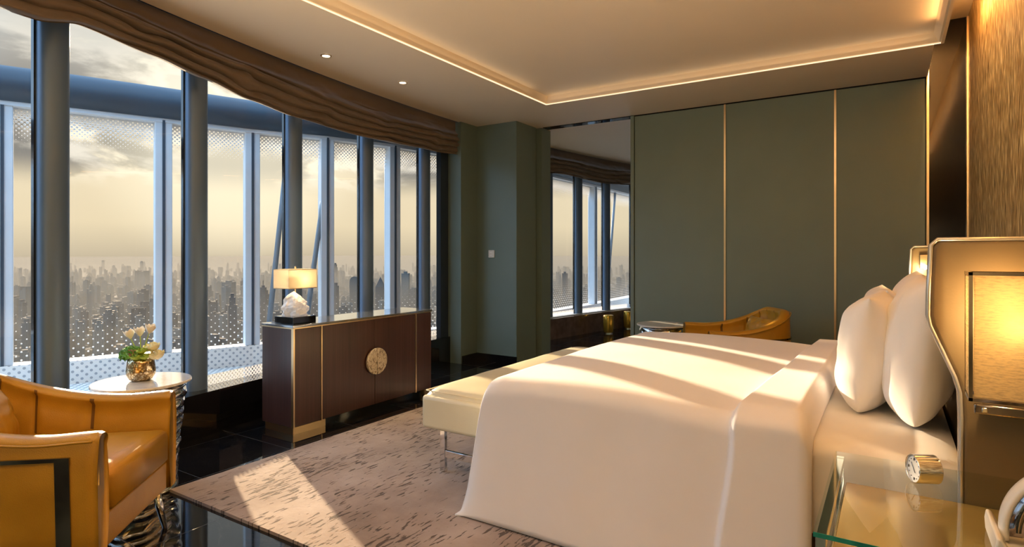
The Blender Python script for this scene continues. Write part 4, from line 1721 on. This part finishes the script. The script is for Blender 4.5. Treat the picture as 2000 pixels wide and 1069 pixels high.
obj('clock_hand', MB().tube([cc + ax * 0.0225, cc + ax * 0.0225 - side_ * 0.008 + Vector((0, 0, -0.010))], 0.0009, 6), M['black'], dl)

# ------------------------------------------------------------------ telephone (cradle and handset)
ph = thing('telephone', 'white desk telephone at the right edge of the nightstand', 'telephone', (0.30, 1.70, 0.6405))
ycen = 1.70
prof = [(0.190, 0.6405), (0.45, 0.6405), (0.45, 0.680), (0.31, 0.660), (0.214, 0.662), (0.200, 0.688), (0.191, 0.690), (0.188, 0.670)]
obj('phone_base', MB().prism(prof[::-1], 1.62, 1.80, 'y'), M['whiteplastic'], ph, bevel=0.004)
arc_ = []
for k in range(22):
    q = math.radians(188 - 88 * k / 21)
    arc_.append((0.375 + 0.165 * math.cos(q), 0.690 + 0.160 * math.sin(q)))
rows = []
for k, (x, z) in enumerate(arc_):
    q = math.radians(188 - 88 * k / 21)
    n = Vector((math.cos(q), math.sin(q)))
    th = 0.007 + 0.004 * math.sin(PI * k / 21)
    rows.append([(x + n.x * a, ycen + b_, z + n.y * a) for (a, b_) in ((0.0, -0.026), (0.006, -0.018), (0.008, 0.0), (0.006, 0.018), (0.0, 0.026), (-th, 0.022), (-th * 1.2, 0.0), (-th, -0.022))])
mb = MB().grid(rows, close_u=True)
mb.f.append(tuple(range(8))[::-1])
mb.f.append(tuple(range(len(mb.v) - 8, len(mb.v))))
obj('handset', mb, M['whiteplastic'], ph, smooth=True)
rows = []
for k, (x, z) in enumerate(arc_[1:-1]):
    q = math.radians(188 - 88 * (k + 1) / 21)
    n = Vector((math.cos(q), math.sin(q)))
    rows.append([(x + n.x * a, ycen + b_, z + n.y * a) for (a, b_) in ((-0.012, -0.019), (-0.008, -0.0262), (-0.030, -0.0262), (-0.038, -0.015), (-0.038, 0.015), (-0.014, 0.019))])
mb = MB().grid(rows, close_u=True)
mb.f.append(tuple(range(6))[::-1])
mb.f.append(tuple(range(len(mb.v) - 6, len(mb.v))))
obj('handset_underside', mb, M['darkchrome'], ph, smooth=True)

# ------------------------------------------------------------------ downlights
def downlight(x, y, label, power=9):
    t_ = thing('downlight', label, 'ceiling light', (x, y, CZ - 0.004), 0, 'recessed downlights')
    obj('trim_ring', MB().lathe([(0.042, CZ - 0.001), (0.042, CZ - 0.005), (0.030, CZ - 0.005), (0.030, CZ - 0.001)], x, y, 32, cap=False), M['brass'], t_, smooth=False)
    obj('lens', MB().lathe([(0.0305, CZ - 0.0005), (0.0305, CZ - 0.0025)], x, y, 32), M['downled'], t_)
    s_ = bpy.data.lights.new('downlight_and_fill_beam', 'SPOT')
    s_.energy = power * 4
    s_.color = (1.0, 0.76, 0.48)
    s_.spot_size = math.radians(80)
    s_.spot_blend = 0.6
    s_.shadow_soft_size = 0.03
    o = bpy.data.objects.new('downlight_and_fill_beam', s_)
    C.objects.link(o)
    o.location = (x, y, CZ - 0.02)


downlight(-3.715, 3.09, 'recessed ceiling downlight, the nearer of the two by the blind')
downlight(-3.715, 3.95, 'recessed ceiling downlight, the farther of the two by the blind')

# ------------------------------------------------------------------ golden drum stool in the room beyond
def pedestal(x, y, label):
    gs = thing('gold_pedestal', label, 'pedestal', (x, y, 0), 0, 'golden pedestals')
    obj('drum', MB().lathe([(0.070, 0.015), (0.080, 0.03), (0.084, 0.15), (0.080, 0.28), (0.074, 0.295)], x, y, 40), M['goldmetal'], gs, smooth=True)
    obj('foot_ring', MB().lathe([(0.072, 0.0), (0.072, 0.015)], x, y, 32), M['chrome'], gs)


M['goldmetal'] = simple('golden_metal', (0.62, 0.38, 0.05), 0.25, 0.6)
pedestal(-3.86, 8.90, 'low golden cylinder beyond the opening, before the middle pane')
pedestal(-3.82, 9.66, 'low golden cylinder beyond the opening, beside the panel edge')

# ------------------------------------------------------------------ city far below
GZ = -400.0
cg = MB()
cg.box(-27000, -200, -15000, 27000, GZ - 5, GZ)
struct(obj('city_ground', cg, M['ground']))


def tower_mesh(kind):
    mb = MB()
    if kind == 'slab':
        mb.box(-.5, .5, -.5, .5, 0, 1)
        mb.box(-.2, .2, -.3, .3, 1, 1.04)
    elif kind == 'step':
        mb.box(-.5, .5, -.5, .5, 0, .82).box(-.36, .36, -.36, .36, .82, .94).box(-.2, .2, -.2, .2, .94, 1)
    elif kind == 'twin':
        mb.box(-.5, -.08, -.4, .5, 0, 1).box(.08, .5, -.5, .4, 0, .93).box(-.1, .1, -.2, .2, 0, .85)
    elif kind == 'crown':
        mb.box(-.5, .5, -.5, .5, 0, .9).box(-.5, -.38, -.5, .5, .9, 1).box(.38, .5, -.5, .5, .9, 1).box(-.3, .3, -.3, .3, .9, .95)
    elif kind == 'oct':
        mb.prism([(.5 * math.cos(PI / 8 + k * PI / 4), .5 * math.sin(PI / 8 + k * PI / 4)) for k in range(8)], 0, .93).prism([(.3 * math.cos(PI / 8 + k * PI / 4), .3 * math.sin(PI / 8 + k * PI / 4)) for k in range(8)], .93, 1)
    return mb


def tower_obj(name, mb, x, y, wx, wy, h_, rz, label, group=None):
    me = bpy.data.meshes.new(name)
    me.from_pydata([(v[0] * wx, v[1] * wy, v[2] * h_) for v in mb.v], [], mb.f)
    me.materials.append(M['tower'])
    o = bpy.data.objects.new(name, me)
    C.objects.link(o)
    o.location = (x, y, GZ)
    o.rotation_euler = (0, 0, rz)
    tag(o, label, 'building', group)
    return o


TH = math.atan2(740, 1151)
FW = Vector((-math.sin(TH), math.cos(TH)))
RT = Vector((math.cos(TH), math.sin(TH)))
KINDS = ['slab', 'slab', 'step', 'twin', 'crown', 'oct']
cands = []
rnd = random.Random(11)
taken = {}


def clear(x, y, r):
    ci, cj = int(x // 80), int(y // 80)
    for i in range(ci - 2, ci + 3):
        for j in range(cj - 2, cj + 3):
            for (a_, b_, q) in taken.get((i, j), ()):
                if (a_ - x) ** 2 + (b_ - y) ** 2 < (q + r) ** 2:
                    return False
    return True


def take(x, y, r):
    taken.setdefault((int(x // 80), int(y // 80)), []).append((x, y, r))


LANDMARKS = [(514, 3100, 17), (743, 3000, 16), (792, 3600, 14), (694, 3300, 18), (49, 3400, 12), (278, 6500, 18), (447, 3700, 19), (1103, 4200, 11), (655, 7000, 7), (476, 4300, 9)]
for (u, dist, wpx) in LANDMARKS:
    p = FW * dist + RT * ((u - 1000) / 1151 * dist)
    take(p.x, p.y, wpx / 1151 * dist * 0.72)
for k in range(3600):
    bear = rnd.uniform(-0.95, 0.26)                    # bearing as tangent off the view axis
    dist = 1500 * (9.0 ** rnd.random())
    p = FW * dist + RT * (bear * dist)
    tall = rnd.random() ** 2.4
    h_ = 45 + 150 * tall + (60 if rnd.random() < 0.04 else 0)
    wd = rnd.uniform(22, 42)
    wy = wd * rnd.uniform(0.7, 1.5)
    r_ = math.hypot(wd, wy) / 2
    rz, kd = rnd.uniform(0, 1.5), rnd.choice(KINDS)
    if not clear(p.x, p.y, r_):
        continue
    take(p.x, p.y, r_)
    u_ = 1000 + 1151 * bear
    seen = u_ < 856 or 1084 < u_ < 1228
    cands.append(((wd * h_ / dist ** 2) * (1 if seen else 1e-6), p.x, p.y, wd, wy, h_, rz, kd, dist, u_))
cands.sort(reverse=True)
BAYN = [(104, 'leftmost window bay'), (383, 'second window bay from the left'), (573, 'third window bay, left of the table lamp'),
        (715, 'fourth window bay, behind the table lamp'), (827, 'fifth window bay, above the sideboard'), (860, 'narrow last bay by the dark end post'), (1129, 'left pane beyond the opening'), (1183, 'middle pane beyond the opening'), (1300, 'right pane beyond the opening')]
KN = {'slab': 'flat-roofed slab', 'step': 'stepped', 'twin': 'twin-slab', 'crown': 'notched-crown', 'oct': 'eight-sided'}
for c_ in cands[:286]:
    _, x, y, wx, wy, h_, rz, kd, dist, u_ = c_
    bay = [n_ for lim, n_ in BAYN if u_ < lim][0]
    far_ = 'dark near' if dist < 2300 else ('grey mid-distance' if dist < 3300 else 'pale distant')
    size = 'tall' if h_ > 120 else ('medium' if h_ > 75 else 'low')
    tower_obj('high_rise', tower_mesh(kd), x, y, wx, wy, h_, rz, '%s %s %s tower in the %s' % (far_, size, KN[kd], bay), 'hazy high-rises')
far = MB()
for c_ in cands[286:]:
    _, x, y, wx, wy, h_, rz, kd, dist, u_ = c_
    cs, sn = math.cos(rz), math.sin(rz)
    tm = tower_mesh(kd if kd != 'oct' else 'step')
    far.add([(x + (v[0] * cs * wx - v[1] * sn * wy), y + (v[0] * sn * wx + v[1] * cs * wy), GZ + v[2] * h_) for v in tm.v], tm.f)
for k in range(12000):                                  # low blocks between the towers
    bear = rnd.uniform(-0.95, 0.26)
    dist = 1400 * (7.0 ** rnd.random())
    p = FW * dist + RT * (bear * dist)
    wx, wy, h_ = rnd.uniform(20, 60), rnd.uniform(12, 30), rnd.uniform(12, 34)
    rz = rnd.choice((0.2, 0.2 + PI / 2)) + rnd.uniform(-.1, .1)
    r_ = math.hypot(wx, wy) / 2
    if not clear(p.x, p.y, r_ * 0.9):
        continue
    take(p.x, p.y, r_ * 0.7)
    cs, sn = math.cos(rz), math.sin(rz)
    tm = MB().box(-.5, .5, -.5, .5, 0, 1)
    far.add([(p.x + (v[0] * cs * wx - v[1] * sn * wy), p.y + (v[0] * sn * wx + v[1] * cs * wy), GZ + v[2] * h_) for v in tm.v], tm.f)
fo = obj('city_blocks', far, M['tower'])
tag(fo, 'dense carpet of low blocks and far towers fading into haze', 'city')
fo['kind'] = 'stuff'


def landmark(name, u, v_top, dist, wpx, mb, label, depth=1.0):
    """a tower at a bearing (tan) and distance whose top reaches a height"""
    p = FW * dist + RT * ((u - 1000) / 1151 * dist)
    ztop = H - (v_top - 495) / 1151 * dist
    wd = wpx / 1151 * dist
    return tower_obj(name, mb, p.x, p.y, wd, wd * depth, ztop - GZ, TH, label)


spire = MB().box(-.5, .5, -.5, .5, 0, .72).box(-.4, .4, -.4, .4, .72, .80).box(-.28, .28, -.28, .28, .80, .86)
spire.prism([(.2 * math.cos(k * PI / 4), .2 * math.sin(k * PI / 4)) for k in range(8)], .86, .90).box(-.03, .03, -.03, .03, .90, 1.0)
landmark('spired_tower', 514, 548, 3100, 17, spire, 'tower with a stepped crown and needle spire, left of the table lamp')
peak = MB().box(-.5, .5, -.5, .5, 0, .82)
peak.add([(-.5, -.5, .82), (.5, -.5, .82), (.5, .5, .82), (-.5, .5, .82), (0, 0, 1)], [(0, 1, 4), (1, 2, 4), (2, 3, 4), (3, 0, 4)])
landmark('pointed_tower', 743, 541, 3000, 16, peak, 'tower with a pointed pyramid roof above the sideboard')
landmark('tall_slab_tower', 792, 534, 3600, 14, tower_mesh('slab'), 'tall plain slab tower right of the pointed tower')
dome = MB().box(-.5, .5, -.5, .5, 0, .9)
rows = []
for i in range(9):
    q = PI * i / 8
    rows.append([(-.5 * math.cos(q), -.5, .9 + .1 * math.sin(q)), (-.5 * math.cos(q), .5, .9 + .1 * math.sin(q))])
dome.grid(rows)
dome.f.append(tuple(len(dome.v) - 18 + 2 * i for i in range(9)))
dome.f.append(tuple(len(dome.v) - 17 + 2 * i for i in range(9))[::-1])
landmark('round_topped_tower', 694, 540, 3300, 18, dome, 'tower with a rounded top just left of a window mullion')
landmark('frame_top_tower', 49, 560, 3400, 12, tower_mesh('crown'), 'lone tower with an open frame top, far left window')
landmark('far_block_tower', 278, 529, 6500, 18, tower_mesh('crown'), 'broad pale tower nearest the horizon, second window bay')
landmark('square_tower', 447, 551, 3700, 19, tower_mesh('slab'), 'broad square tower in the third window bay')
landmark('slim_tower', 1103, 534, 4200, 11, tower_mesh('slab'), 'slim slab tower in the left window beyond the opening')
landmark('curved_blue_tower', 655, 514, 7000, 7, tower_mesh('step'), 'faint slender tower high on the horizon above others')
landmark('office_tower', 476, 549, 4300, 9, tower_mesh('slab'), 'narrow tower right of the broad square tower')

# low lying smog over the city (the room stands above it)
hz = MB().box(-27500, -60, -16000, 27500, GZ - 2, -120)
mh, g, out = newmat('smog')
vs_ = g.n.new('ShaderNodeVolumePrincipled')
vs_.inputs['Color'].default_value = (0.26, 0.245, 0.21, 1)
vs_.inputs['Density'].default_value = 1 / 5200.0
vs_.inputs['Anisotropy'].default_value = 0.25
g.l.new(vs_.outputs[0], out.inputs['Volume'])
ho = obj('smog_layer', hz, mh)
tag(ho, 'layer of smog lying over the city towards the horizon', 'smog')
ho['kind'] = 'stuff'
